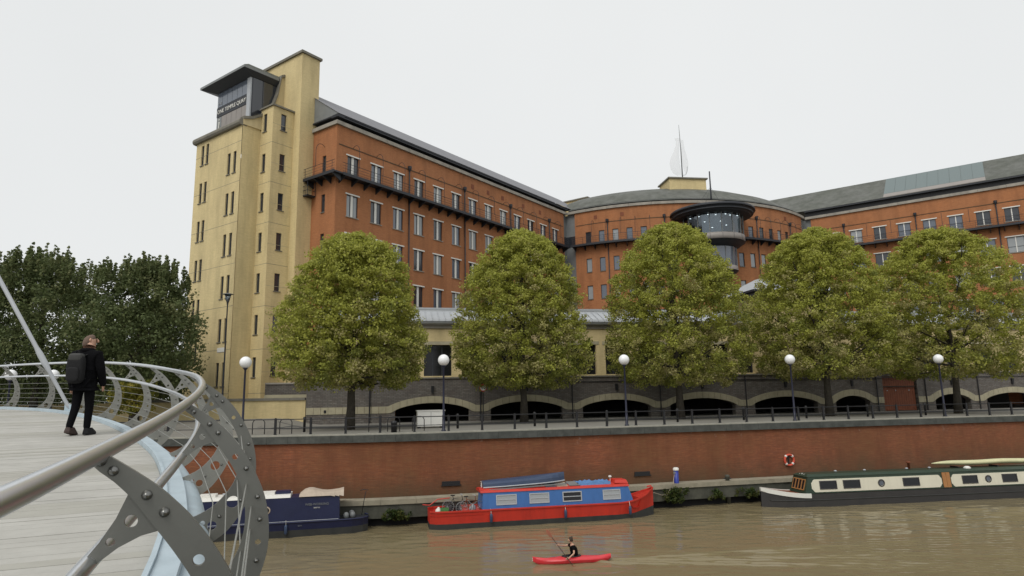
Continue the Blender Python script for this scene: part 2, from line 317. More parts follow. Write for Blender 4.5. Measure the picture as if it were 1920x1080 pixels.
def text_mesh(txt, size, depth, m):
    cu = bpy.data.curves.new('lettering', 'FONT'); cu.body = txt; cu.size = size; cu.extrude = depth; cu.align_x = 'CENTER'; cu.align_y = 'CENTER'; cu.resolution_u = 3
    o = bpy.data.objects.new('lettering', cu); C.objects.link(o)
    me = bpy.data.meshes.new_from_object(o.evaluated_get(bpy.context.evaluated_depsgraph_get()))
    bpy.data.objects.remove(o); bpy.data.curves.remove(cu)
    me.transform(Matrix.Rotation(rad(90), 4, 'X')); me.materials.clear(); me.materials.append(m); return me
def Tz(loc, ux, uy):   # frame: local x = (ux,uy), local y = z cross x (inwards), z up
    a = math.atan2(uy, ux); return Matrix.Translation(loc) @ Matrix.Rotation(a, 4, 'Z')

# wall frames: P(u, off, z) -> world point; off > 0 is outwards
class Flat:
    def __init__(s, p0, h): s.p = Vector((p0[0], p0[1], 0)); s.d = hd(h); s.n = Vector((s.d.y, -s.d.x, 0)); s.a = math.atan2(s.d.y, s.d.x); s.step = 1e9
    def P(s, u, off, z): q = s.p + s.d * u + s.n * off; return Vector((q.x, q.y, z))
    def rot(s, u): return s.a
class Arc:
    def __init__(s, o, R): s.o = Vector((o[0], o[1], 0)); s.R = R; s.step = 1.05
    def P(s, u, off, z): t = u / s.R; r = s.R + off; return Vector((s.o.x + r * math.sin(t), s.o.y - r * math.cos(t), z))
    def rot(s, u): return u / s.R
def wall(fr, u0, u1, z0, z1, holes, mt, name, parent, depth=0.22):
    us = {u0, u1}; zs = {z0, z1}
    for a, b, c, d in holes: us |= {a, b}; zs |= {c, d}
    us = sorted(us); zs = sorted(zs)
    if fr.step < 100:
        n = []
        for a, b in zip(us, us[1:]):
            k = max(1, int(math.ceil((b - a) / fr.step))); n += [a + (b - a) * i / k for i in range(k)]
        us = n + [us[-1]]
    mb = MB()
    for a, b in zip(us, us[1:]):
        run = None
        for c, d in zip(zs, zs[1:]):
            mu, mz = (a + b) / 2, (c + d) / 2
            if any(h[0] < mu < h[1] and h[2] < mz < h[3] for h in holes): continue
            mb.face([fr.P(a, 0, c), fr.P(b, 0, c), fr.P(b, 0, d), fr.P(a, 0, d)], [(a, c), (b, c), (b, d), (a, d)])
    for a, b, c, d in holes:
        e = -depth
        mb.face([fr.P(a, 0, c), fr.P(a, 0, d), fr.P(a, e, d), fr.P(a, e, c)], [(a, c), (a, d), (a + e, d), (a + e, c)])
        mb.face([fr.P(b, 0, d), fr.P(b, 0, c), fr.P(b, e, c), fr.P(b, e, d)], [(b, d), (b, c), (b + e, c), (b + e, d)])
        mb.face([fr.P(a, 0, d), fr.P(b, 0, d), fr.P(b, e, d), fr.P(a, e, d)], [(a, d), (b, d), (b, d + e), (a, d + e)])
        mb.face([fr.P(b, 0, c), fr.P(a, 0, c), fr.P(a, e, c), fr.P(b, e, c)], [(b, c), (a, c), (a, c + e), (b, c + e)])
    return mb.build(name, mt, parent)
def strip(fr, u0, u1, o0, o1, z0, z1, mt, name, parent, step=None, smooth=False, mb=None):
    own = mb is None; mb = mb or MB(); st = step or min(fr.step, 1e9); k = max(1, int(math.ceil((u1 - u0) / st)))
    us = [u0 + (u1 - u0) * i / k for i in range(k + 1)]
    for a, b in zip(us, us[1:]):
        mb.hexa([fr.P(a, o1, z0), fr.P(b, o1, z0), fr.P(b, o0, z0), fr.P(a, o0, z0), fr.P(a, o1, z1), fr.P(b, o1, z1), fr.P(b, o0, z1), fr.P(a, o0, z1)])
    return mb.build(name, mt, parent) if own else mb
def sheet(fr, u0, u1, prof, mt, name, parent, nstep=None, mb=None):   # prof: list of (off, z) extruded along u
    own = mb is None; mb = mb or MB(); st = nstep or min(fr.step, 1e9); k = max(1, int(math.ceil((u1 - u0) / st)))
    us = [u0 + (u1 - u0) * i / k for i in range(k + 1)]
    for a, b in zip(us, us[1:]):
        for (o0, z0), (o1, z1) in zip(prof, prof[1:]):
            mb.face([fr.P(a, o0, z0), fr.P(b, o0, z0), fr.P(b, o1, z1), fr.P(a, o1, z1)], [(a, z0 - o0), (b, z0 - o0), (b, z1 - o1), (a, z1 - o1)])
    return mb.build(name, mt, parent) if own else mb

# windows: shared meshes by size and style ------------------------------------------------
_wc = {}
def window_meshes(wd, ht, style):
    key = (round(wd, 2), round(ht, 2), style)
    if key in _wc: return _wc[key]
    d = {}; y0 = 0.12; y1 = 0.19; fw = 0.07
    fr_ = MB(); fr_.box(-wd/2, y0, 0, -wd/2 + fw, y1, ht); fr_.box(wd/2 - fw, y0, 0, wd/2, y1, ht); fr_.box(-wd/2 + fw, y0, 0, wd/2 - fw, y1, fw); fr_.box(-wd/2 + fw, y0, ht - fw, wd/2 - fw, y1, ht)
    if style in 'AE':
        fr_.box(-0.24, y0 + .01, fw, -0.17, y1, ht - fw); fr_.box(0.17, y0 + .01, fw, 0.24, y1, ht - fw)
        if style == 'A': fr_.box(-wd/2 + fw, y0 + .02, ht * .34, -0.24, y1, ht * .34 + .04); fr_.box(0.24, y0 + .02, ht * .34, wd/2 - fw, y1, ht * .34 + .04)
    if style == 'B': fr_.box(-wd/2 + fw, y0 + .01, ht * .36, wd/2 - fw, y1, ht * .36 + .06)
    d['frame'] = fr_.mesh('window', M['frame'])
    pn = MB(); pn.box(-wd/2 + fw, y1 - .03, fw, wd/2 - fw, y1 - .01, ht - fw); d['pane'] = [pn.mesh('pane', M[g]) for g in ('glassdark', 'glassmid', 'glassblind')]
    if style in 'AEB':
        mu = MB(); hw = 0.15 if style in 'AE' else 0.06; mu.box(-hw, y0 - .04, 0.0, hw, y1 - .035, ht); 
        if style == 'E': pass
        d['mullion'] = mu.mesh('mullion', M['white'])
        li = MB(); li.box(-wd/2 - .2, -.07, ht + .004, wd/2 + .2, .1, ht + .15); d['lintel'] = li.mesh('lintel', M['white'])
    si = MB(); e = .1 if style != 'C' else 0.0; si.box(-wd/2 - e, -.09, -.09, wd/2 + e, .2, -.004)
    d['sill'] = si.mesh('sill', M['roofstone'] if style in 'CT' else M['cornice'])
    _wc[key] = d; return d
def put_window(fr, u, z, wd, ht, style, parent, dark=0.4, blind=0.2):
    d = window_meshes(wd, ht, style); p = fr.P(u, 0, z) - wloc(parent)
    o = link('window', d['frame'], parent, p, fr.rot(u))
    r = random.random(); g = 0 if r < dark else (2 if r > 1 - blind else 1)
    link('pane', d['pane'][g], o); link('sill', d['sill'], o)
    if 'mullion' in d: link('mullion', d['mullion'], o); link('lintel', d['lintel'], o)
    return o

# ================================================================== SETTING
# quay line (top of the wall, brick face) as plan points
QUAY = [(-120, 36.0), (-60, 38.5), (-16, 39.9), (-8.3, 40.1), (2, 42.7), (12.2, 45.7), (25.9, 49.2), (39.6, 52.3), (70, 59.0), (130, 71.0)]
def quay_pts(step):
    P = [Vector((x, y, 0)) for x, y in QUAY]; out_ = []
    for i in range(len(P) - 1):
        n = max(1, int((P[i + 1] - P[i]).length / step)); out_ += [P[i].lerp(P[i + 1], k / n) for k in range(n)]
    out_.append(P[-1])
    for _ in range(6):
        out_ = [out_[0]] + [(out_[i - 1] + out_[i] * 2 + out_[i + 1]) / 4 for i in range(1, len(out_) - 1)] + [out_[-1]]
    return out_
class Quay:
    def __init__(s):
        s.q = quay_pts(1.0); s.L = [0.0]
        for a, b in zip(s.q, s.q[1:]): s.L.append(s.L[-1] + (b - a).length)
        s.step = 1.5
    def loc(s, u):
        u = max(0, min(s.L[-1] - 1e-4, u)); import bisect
        i = max(0, bisect.bisect_right(s.L, u) - 1); i = min(i, len(s.q) - 2); t = (u - s.L[i]) / (s.L[i + 1] - s.L[i])
        p = s.q[i].lerp(s.q[i + 1], t); d = (s.q[i + 1] - s.q[i]).normalized(); return p, d
    def P(s, u, off, z): p, d = s.loc(u); n = Vector((d.y, -d.x, 0)); q = p + n * off; return Vector((q.x, q.y, z))
    def rot(s, u): d = s.loc(u)[1]; return math.atan2(d.y, d.x)
    def at_x(s, x):      # parameter whose point has this X
        lo, hi = 0, s.L[-1]
        for _ in range(40):
            m = (lo + hi) / 2
            if s.loc(m)[0].x < x: lo = m
            else: hi = m
        return lo
QW = Quay(); GZ = 5.15
U0, U1 = QW.at_x(-75), QW.at_x(95)

# river bed and water
mb = MB(); mb.box(-300, -300, -3.0, 300, 75, -2.6); mb.build('river_bed', M['wetwall'], None, kind='structure')
def water_z(x, y):
    z = 0.018 * math.sin(x * 0.9 + y * 1.7) * noise.noise(Vector((x * .12, y * .2, 0)))
    z += 0.020 * noise.noise(Vector((x * 0.45, y * 0.9, 3.1))) + 0.016 * noise.noise(Vector((x * 1.3 + 9, y * 2.6, 1.7)))
    # kayak wake opening towards the right
    dx = x - 2.6
    if dx > 0:
        for sl, ph in ((0.16, 0.0), (-0.11, 1.3), (0.02, 2.0)):
            c = 30.45 + dx * sl; k = math.exp(-((y - c) / (0.10 + 0.05 * dx)) ** 2) * math.exp(-dx / 9)
            z += k * (0.075 * math.sin((y - c) * 13 + x * 1.5 + ph) + 0.10 * noise.noise(Vector((x * 1.1, y * 4.2, ph))))
    # chop washed along the cream boat
    k = max(0, 1 - abs(x - 27) / 15) * math.exp(-((y - 40 - (x - 27) * .08) / 3.2) ** 2)
    z += k * 0.05 * math.sin(y * 7.5 + x * 0.8 + 2.5 * noise.noise(Vector((x * .5, y * .5, 4)))) * max(0, noise.noise(Vector((x * .35, y * .4, 9))) + .35)
    z += k * 0.10 * noise.noise(Vector((x * 0.8 + 4, y * 1.9, 7.7)))
    return z
W = MB(); nx, ny = 560, 460; xs = np.linspace(-28, 44, nx); ys = np.concatenate([np.linspace(6, 24, 70)[:-1], np.linspace(24, 50, 380), np.linspace(50, 55, 12)[1:]]); ny = len(ys)
vs = [(float(x), float(y), water_z(x, y)) for y in ys for x in xs]
fs = [(j * nx + i, j * nx + i + 1, (j + 1) * nx + i + 1, (j + 1) * nx + i) for j in range(ny - 1) for i in range(nx - 1)]
b0 = len(vs); vs += [(-300, -300, -.02), (300, -300, -.02), (300, 75, -.02), (-300, 75, -.02), (-28, 6, -.02), (44, 6, -.02), (44, 55, -.02), (-28, 55, -.02)]
fs += [(b0, b0 + 1, b0 + 5, b0 + 4), (b0 + 1, b0 + 2, b0 + 6, b0 + 5), (b0 + 2, b0 + 3, b0 + 7, b0 + 6), (b0 + 3, b0, b0 + 4, b0 + 7)]
me = bpy.data.meshes.new('river_water'); me.from_pydata(vs, [], fs); me.materials.append(M['water']); me.polygons.foreach_set('use_smooth', [True] * len(fs)); me.update()
link('river_water', me)['kind'] = 'structure'

# promenade ground: sheet behind the quay wall, rising gently at the left, to the horizon
def gz(x, y):
    q = 45 if x > -8 else 40
    a = min(1, max(0, (y - 44) / 12)); b = min(1, max(0, (-x - 17) / 3)); a = a * a * (3 - 2 * a); b = b * b * (3 - 2 * b)
    return GZ + 0.62 * a * b
mb = MB(); us = [U0 + (U1 - U0) * i / 150 for i in range(151)]; ds = [0.3, 2, 4, 6, 8, 10, 12, 14, 17, 22, 40, 120, 900]
grid = [[None] * len(ds) for _ in us]
for i, u in enumerate(us):
    for j, d in enumerate(ds):
        p = QW.P(u, -d, 0)
        if d > 40: p = QW.P(u, -40, 0); p = Vector((p.x * (1 + (d - 40) / 60), p.y + (d - 40), 0))
        grid[i][j] = (p.x, p.y, gz(p.x, p.y))
for i in range(len(us) - 1):
    for j in range(len(ds) - 1): mb.face([grid[i][j], grid[i + 1][j], grid[i + 1][j + 1], grid[i][j + 1]])
mb.build('promenade_paving', M['paving'], None, smooth=True, kind='structure')
# darker cycle road strip along the arcade
mb = MB()
for i in range(len(us) - 1):
    if QW.P(us[i], 0, 0).x < -19: continue
    a, b = [QW.P(u, -9.5, 0) for u in us[i:i + 2]]; c, d = [QW.P(u, -14.5, 0) for u in us[i:i + 2]]
    mb.face([(p.x, p.y, gz(p.x, p.y) + .006) for p in (a, b, d, c)])
mb.build('service_road', M['asphalt'], None, kind='structure')

mb = MB(); mb.box(-200, -160, -2.5, 200, -7, 5.0); mb.build('added_near_bank', M['coping'], None, kind='structure')  # unseen bank added behind the camera so the handrail reflects grey

# quay wall ---------------------------------------------------------------------------
qp = QW.P(QW.at_x(0), 0, 0); quay = empty('quay_wall', (qp.x, qp.y, 0)); tag(quay, 'long red brick quay wall with dark stone coping and pale concrete ledge above the water', 'quay wall')
wall(QW, U0, U1, 1.4, 4.68, [], M['quaybrick'], 'brick_face', quay)
strip(QW, U0, U1, -1.2, -0.004, 1.3, 4.6, M['wetwall'], 'backing', quay)
sheet(QW, U0, U1, [(0.0, 1.28), (0.62, 1.28)], M['wetwall'], 'ledge_bed', quay)
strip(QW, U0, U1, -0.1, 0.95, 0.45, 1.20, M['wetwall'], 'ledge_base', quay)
strip(QW, U0, U1, -0.1, 0.60, -2.6, 0.45, M['void'], 'undercut', quay)  # near-black colour stands in for the shadow gap below the ledge
# coping stones and ledge slabs, each one a block
def blocks(name, u0, u1, ln, o0, o1, z0, z1, mt, parent, gap=0.012, prof=None):
    u = u0; k = 0
    while u < u1:
        e = u + ln * (0.97 + 0.06 * random.random()); dz = (random.random() - .5) * 0.012
        mb = MB(); a, b = u + gap / 2, e - gap / 2
        mb.hexa([QW.P(a, o1, z0), QW.P(b, o1, z0), QW.P(b, o0, z0), QW.P(a, o0, z0), QW.P(a, o1, z1 + dz), QW.P(b, o1, z1 + dz), QW.P(b, o0, z1 + dz), QW.P(a, o0, z1 + dz)])
        mb.build(name, mt, parent); u = e; k += 1
blocks('coping_stone', QW.at_x(-42), QW.at_x(62), 1.25, -0.38, 0.17, 4.68, GZ - .05, M['coping'], quay)
blocks('edge_stone', QW.at_x(-42), QW.at_x(62), 2.5, -0.40, 0.15, GZ - .046, GZ + .035, M['copingtop'], quay)
blocks('ledge_slab', QW.at_x(-42), QW.at_x(62), 2.0, 0.0, 1.05, 1.205, 1.48, M['concrete'], quay)
for x in (-3.9, 8.3):      # dark mooring slots in the brickwork
    u = QW.at_x(x); mb = MB(); T = Matrix.Translation(QW.P(u, 0, 2.02)) @ Matrix.Rotation(QW.rot(u), 4, 'Z')
    mb.box(-.55, -.05, 0, .55, .02, .22, T); mb.box(-.62, -.09, -.05, .62, -.05, 0, T); mb.build('mooring_recess', M['black'], quay)

# quay railing -------------------------------------------------------------------------
rail = empty('quay_railing', QW.P(QW.at_x(0), -.75, GZ)); tag(rail, 'black metal railing of posts and two rails along the quay edge', 'railing')
pm = MB(); pm.box(-.065, -.05, 0, .065, .05, .98); pm.box(-.09, -.075, 0, .09, .075, .05); pm.box(-.045, -.035, .98, .045, .035, 1.03); pmesh = pm.mesh('post', M['black'])
u = QW.at_x(-40)
while u < QW.at_x(75):
    p = QW.P(u, -.75, GZ + .001); p.z = gz(p.x, p.y) + .001
    link('post', pmesh, rail, p - wloc(rail), QW.rot(u)); u += 2.13
for z, r in ((.94, .032), (.42, .026)):
    mb = MB(); mb.tube([QW.P(QW.at_x(-40) + i * 1.5, -.75, GZ + z) for i in range(76)], r, 6); mb.build('rail', M['black'], rail, smooth=True)

# ================================================================== FOOTBRIDGE
CP = [(-.62,-6,6.80),(-.50,-4,6.84),(-.45,-2,6.88),(-.62,0,6.88),(-.94,1.25,6.915),(-1.16,1.7,6.935),(-1.33,2.2,6.955),(-1.63,3.0,7.0),(-1.99,4.0,7.08),(-2.28,4.8,7.16),(-2.61,5.6,7.24),(-3.12,6.62,7.34),(-3.91,8.11,7.45),(-5.02,9.97,7.585),(-5.62,10.82,7.66),(-6.50,11.95,7.78),(-8.0,13.73,7.95),(-9.72,15.50,8.10),(-11.48,17.05,8.21),(-13.47,18.49,8.28),(-15.26,19.65,8.315),(-18.5,21.6,8.33),(-24.0,24.9,8.2),(-31.0,29.5,7.6),(-38.0,35.5,6.7),(-41.5,39.5,6.42)]
def catmull(P, n):
    P = [Vector(p) for p in P]; o = []
    for i in range(len(P) - 1):
        a, b, c, d = P[max(i - 1, 0)], P[i], P[i + 1], P[min(i + 2, len(P) - 1)]
        for k in range(n):
            t = k / n; o.append(0.5 * ((2 * b) + (c - a) * t + (2 * a - 5 * b + 4 * c - d) * t * t + (3 * b - a - 3 * c + d) * t ** 3))
    o.append(P[-1]); return o
_c = catmull(CP, 12); _L = [0.0]
for a, b in zip(_c, _c[1:]): _L.append(_L[-1] + (b - a).length)
_s = np.arange(0, _L[-1], 0.25); _X = [np.interp(_s, _L, [p[k] for p in _c]) for k in range(3)]
for k in range(3):
    for _ in range(10):
        v = _X[k].copy(); v[1:-1] = (_X[k][:-2] + 2 * _X[k][1:-1] + _X[k][2:]) / 4; _X[k] = v
_zero = float(_s[np.argmin(np.abs(_X[1] - 2.15))])
class Path:
    """centre of the handrail; s = 0 at the nearest post; frame: d along, n outwards (to the right)"""
    lo = -_zero + 0.3; hi = float(_s[-1]) - _zero - 0.3
    def at(s, t):
        t += _zero; p = Vector([float(np.interp(t, _s, _X[k])) for k in range(3)])
        q = Vector([float(np.interp(t + .25, _s, _X[k])) for k in range(3)]); r = Vector([float(np.interp(t - .25, _s, _X[k])) for k in range(3)])
        d = (q - r); d.z = 0; d.normalize(); return p, d, Vector((d.y, -d.x, 0))
    def P(s, t, u, v): p, d, n = s.at(t); return p + n * u + Vector((0, 0, v))
BP = Path()
bp0 = BP.P(0, 0, -1.25)
bridge = empty('footbridge', bp0); tag(bridge, 'curving footbridge with pale boarded deck, light blue edge and bowed steel railing in the foreground', 'footbridge')
def ts(a, b, st): n = int(math.ceil((b - a) / st)); return [a + (b - a) * i / n for i in range(n + 1)]
DV = -1.25
mb = MB(); mb.tube([BP.P(t, 0, 0) for t in ts(BP.lo, BP.hi, .25)], .0288, 16); mb.build('handrail', M['steel'], bridge, smooth=True)
mb = MB(); mb.tube([BP.P(t, -.012, -.332) for t in ts(BP.lo, BP.hi, .25)], .026, 10); mb.build('middle_rail', M['steel'], bridge, smooth=True)
for u_, v_ in ((.375, -.52), (.41, -.66), (.41, -.80), (.36, -.93), (.27, -1.04), (.16, -1.13)):
    mb = MB(); mb.tube([BP.P(t, u_, v_) for t in [BP.lo] + [2.28 * i for i in range(-2, 25) if BP.lo < 2.28 * i < BP.hi] + [BP.hi]], .0048, 5); mb.build('wire', M['platepale'], bridge, smooth=True)
OUTER = [(-.018, .0), (.0, .008), (.04, -.018), (.085, -.048), (.16, -.102), (.217, -.153), (.285, -.225), (.36, -.33), (.43, -.455), (.49, -.60), (.52, -.76), (.52, -.92), (.48, -1.08), (.41, -1.23), (.30, -1.38), (.16, -1.48), (.03, -1.52)]
INNER = [(-.06, -1.36), (-.10, -1.28), (.02, -1.23), (.14, -1.17), (.25, -1.07), (.33, -.95), (.37, -.82), (.375, -.68), (.345, -.53), (.29, -.41), (.225, -.31), (.165, -.23), (.10, -.145), (.047, -.090), (-.012, -.040)]
def smooth_loop(P, n=3):
    q = []; N_ = len(P)
    for i in range(N_):
        a, b, c, d = [Vector((*P[(i + k) % N_], 0)) for k in (-1, 0, 1, 2)]
        for k in range(n):
            t = k / n; v = 0.5 * ((2 * b) + (c - a) * t + (2 * a - 5 * b + 4 * c - d) * t * t + (3 * b - a - 3 * c + d) * t ** 3); q.append((v.x, v.y))
    return q
plate_near = curve_plate('post', [smooth_loop(OUTER + INNER), circle(.300, -.345, .018), circle(.33, -1.13, .055), circle(.16, -1.33, .040), circle(.46, -.88, .018), circle(.08, -1.30, .022)], .022, M['plate'])
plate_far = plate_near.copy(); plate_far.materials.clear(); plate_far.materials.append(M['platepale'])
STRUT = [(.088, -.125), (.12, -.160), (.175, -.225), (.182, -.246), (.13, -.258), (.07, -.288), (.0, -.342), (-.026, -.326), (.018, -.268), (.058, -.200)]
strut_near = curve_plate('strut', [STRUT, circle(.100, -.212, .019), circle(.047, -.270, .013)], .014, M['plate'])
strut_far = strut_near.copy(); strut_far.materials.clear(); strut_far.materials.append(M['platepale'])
def bolts_mesh(pts, r, name, m=None):
    b = MB()
    for x_, z_ in pts:
        T = Matrix.Rotation(rad(90), 4, 'X')
        h = [(0.0005, .032), (r * .3, .032), (r * .8, .026), (r, .017), (r * 1.25, .014), (r * 1.25, .0115)]
        b.lathe([(a, -c) for a, c in h] + h[::-1], (x_, 0, z_), 10, T=T)
    return b.mesh(name, m or M['bolt'], smooth=True)
BOLT = [(.006, -.024), (.042, -.055), (.140, -.134), (.193, -.190), (.37, -.42), (.445, -.60), (.465, -.74), (.455, -.99), (.40, -1.12), (.22, -1.25), (.02, -1.42), (.10, -1.44)]
bolt_me = [bolts_mesh([p], .013, 'bolt') for p in BOLT]; bolts_joined = bolts_mesh(BOLT, .013, 'bolts')
t = 0.0; k = -3
posts_t = [2.28 * i for i in range(-2, 25) if 2.28 * i < BP.hi]
for i, t in enumerate(posts_t):
    p, d, n = BP.at(t); near = t < 5.2
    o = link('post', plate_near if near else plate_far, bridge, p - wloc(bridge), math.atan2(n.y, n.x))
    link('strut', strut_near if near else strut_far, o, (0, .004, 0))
    if near:
        for bm_ in bolt_me: link('bolt', bm_, o)
    else: link('bolts', bolts_joined, o)['kind'] = 'stuff'
    bk = MB(); bk.hexa([(-.20, -.012, -1.62), (.12, -.012, -1.52), (.12, .012, -1.52), (-.20, .012, -1.62), (-.20, -.012, -1.27), (.02, -.012, -1.30), (.02, .012, -1.30), (-.20, .012, -1.27)])
    link('edge_bracket', bk.mesh('edge_bracket', M['blueedge']), o)
class Edge:
    step = .5
    def P(s, t, off, z): return BP.P(t, off, z)
    def rot(s, t): d = BP.at(t)[1]; return math.atan2(d.y, d.x)
ED = Edge()
A0, A1 = BP.lo + .2, BP.hi
strip(ED, A0, A1, -.22, -.05, DV - .03, DV + .045, M['blueedge'], 'edge_beam', bridge)
strip(ED, A0, A1, -.26, -.222, DV - .05, DV + .075, M['blueedge'], 'edge_kerb', bridge)
mb = MB(); mb.tube([BP.P(t, -.02, DV - .20) for t in ts(A0, A1, .3)], .17, 16); mb.build('edge_tube', M['blueedge'], bridge, smooth=True)
strip(ED, A0, A1, -4.9, -.275, DV - .22, DV - .045, M['blueedge'], 'deck_plate', bridge)
mb = MB(); mb.tube([BP.P(t, -2.5, DV - .55) for t in ts(A0, A1, .5)], .38, 14); mb.build('spine_beam', M['blueedge'], bridge, smooth=True)
bw = 0.152; nb = 0; t = 0.6
while nb < 285:
    a, b = t + .0035, t + bw - .0035; mb = MB(); z0, z1 = DV - .042, DV + random.uniform(-.002, .002)
    mb.hexa([BP.P(a, -.265, z0), BP.P(b, -.265, z0), BP.P(b, -4.85, z0), BP.P(a, -4.85, z0), BP.P(a, -.265, z1), BP.P(b, -.265, z1), BP.P(b, -4.85, z1), BP.P(a, -4.85, z1)])
    mb.build('deck_board', M['board2'] if (nb // 5) % 3 == 0 and random.random() < .75 else M['board'], bridge); t += bw; nb += 1
sb = MB()
for seg in ((A0, .6), (t, A1)):
    q = seg[0]
    while q < seg[1] - bw:
        a, b = q + .006, q + bw - .006
        sb.hexa([BP.P(a, -.265, DV - .042), BP.P(b, -.265, DV - .042), BP.P(b, -4.85, DV - .042), BP.P(a, -4.85, DV - .042), BP.P(a, -.265, DV), BP.P(b, -.265, DV), BP.P(b, -4.85, DV), BP.P(a, -4.85, DV)]); q += bw
sb.build('deck_boards', M['board'], bridge, kind='stuff')
# leaning stay rod with its sleeve
m0 = Vector((-11.0, 16.55, 7.03)); m1 = Vector((-12.65 - .2, 16.35, 10.14)); dd = (m1 - m0)
mb = MB(); mb.tube([m0 - dd * .02, m0 + dd * .03, m0 + dd * .30, m0 + dd * .36, m0 + dd * .44, m0 + dd * .50, m0 + dd * 3.4], [.022, .042, .047, .072, .072, .050, .050], 14); mb.build('stay_rod', M['lead'], bridge, smooth=True)
mb = MB(); mb.box(-.12, -.03, -.35, .12, .03, .12, Matrix.Translation(m0)); mb.build('stay_bracket', M['blueedge'], bridge)

# ================================================================== OFFICE BUILDING
HR, HL = 36.3, 126.3
K = (-18.28, 66.19)
HZ = [33.15 - 4.3 * k for k in range(6)]           # window head heights per storey
off = empty('office_building', (K[0], K[1], GZ)); tag(off, 'large U-shaped office block with orange brick wings and a yellow brick tower', 'office building')
LW = Flat(K, HR)                                    # left wing, u from the near corner
LWL = 46.1
win_u = [2.25 + 3.36 * k for k in range(13)]
holes = []
for r, h in enumerate(HZ):
    ht = 2.25 if r == 0 else 2.4
    holes += [(u - .77, u + .77, h - ht, h) for u in win_u]
wall(LW, 0, LWL - .9, GZ, 36.2, holes, M['orange'], 'left_wing_wall', off)
for r, h in enumerate(HZ):
    for u in win_u: put_window(LW, u, h - (2.25 if r == 0 else 2.4), 1.54, 2.25 if r == 0 else 2.4, 'A' if r == 0 else 'E', off, .30, .28)
EW = Flat((K[0] - hd(HL).x * 4.0, K[1] - hd(HL).y * 4.0), HL)        # red end wall facing the river, u=4 at the near corner
holes = [(1.70, 2.30, h - 1.95, h) for h in HZ]
wall(EW, 0, 4.0, GZ, 36.2, holes, M['orange'], 'end_wall', off)
for h in HZ: put_window(EW, 2.0, h - 1.95, .6, 1.95, 'C', off, .8, 0)
O_ARC, R_ARC = (26.65, 127.39), 29.786
AR = Arc(O_ARC, R_ARC); a2u = lambda a: rad(a) * R_ARC
ang_w = [-29.0, -24.75, -20.5, -16.3, -12.15, -7.95, -3.8, 16.9, 20.9, 25.0, 29.0, 32.9, 36.8, 40.6, 44.4]
def arc_dark(a): return a
holes = []
for r, h in enumerate(HZ):
    ht = 2.0 if r == 0 else 2.15
    for a in ang_w: holes.append((a2u(a) - .46, a2u(a) + .46, h - .28 - ht, h - .28))
wall(AR, a2u(-33.4), a2u(47.8), GZ, 36.2, holes, M['orange'], 'curved_wall', off)
for r, h in enumerate(HZ):
    ht = 2.0 if r == 0 else 2.15
    for a in ang_w: put_window(AR, a2u(a), h - .28 - ht, .92, ht, 'C', off, .75 if a > 24 or a < -28 else .1, .25)
RW = Flat((50.2, 108.8), HL)
RWL = 62.0
win_r = [4.02 + 3.38 * k for k in range(17)]
holes = []
for r, h in enumerate(HZ):
    hw = .85 if r == 0 else 1.02; ht = 2.0 if r == 0 else 2.3
    holes += [(u - hw, u + hw, h - ht, h) for u in win_r]
wall(RW, .75, RWL, GZ, 36.2, holes, M['orange'], 'right_wing_wall', off)
for r, h in enumerate(HZ):
    hw = .85 if r == 0 else 1.02; ht = 2.0 if r == 0 else 2.3
    for u in win_r: put_window(RW, u, h - ht, 2 * hw, ht, 'B', off, .25 if u < 26 else .7, .25)
# grey corner panels where the wings meet the curved centre
for nm, fr, a, b in (('corner_panel', LW, LWL - 1.2, LWL + 1.6), ('corner_panel', AR, a2u(-37.4), a2u(-33.2)), ('corner_panel', AR, a2u(47.6), a2u(52.0)), ('corner_panel', RW, -1.2, .9)):
    strip(fr, a, b, -.75, -.30, GZ, 36.2, M['panel'], nm, off)
    strip(fr, a + .2, b - .2, -.30, -.27, 30.9, 32.6, M['glassdark'], 'corner_pane', off)
# cornices, recessed dark band, gutters
for fr, a, b in ((LW, -.25, LWL), (AR, a2u(-36), a2u(50)), (RW, -.1, RWL)):
    n = max(1, int((b - a) / 3.36)); L_ = (b - a) / n
    for i in range(n):
        strip(fr, a + i * L_ + .012, a + (i + 1) * L_ - .012, -.5, .24, 36.204, 36.62 + random.uniform(-.01, .01), M['cornice'], 'cornice_stone', off)
strip(EW, -.1, 4.27, -.5, .24, 36.206, 36.62, M['cornice'], 'cornice_stone', off)
strip(LW, .5, LWL, -.8, -.3, 36.62, 37.36, M['dark'], 'roof_band', off)
strip(EW, .1, 3.5, -.8, -.3, 36.62, 37.2, M['dark'], 'roof_band', off)
strip(LW, -.25, LWL, -.7, .34, 36.98, 37.12, M['dark'], 'gutter', off)
strip(LW, -.10, LWL, -.75, .26, 37.24, 37.38, M['dark'], 'gutter', off)
strip(EW, .1, 4.3, -.7, .25, 37.10, 37.24, M['dark'], 'gutter', off)
strip(AR, a2u(-36), a2u(50), -1.0, -.42, 36.6, 37.15, M['dark'], 'roof_band', off)
strip(RW, -.1, RWL, -.8, -.35, 36.6, 37.75, M['black'], 'roof_band', off)
strip(RW, -.1, RWL, -.8, .28, 37.45, 37.68, M['dark'], 'gutter', off)
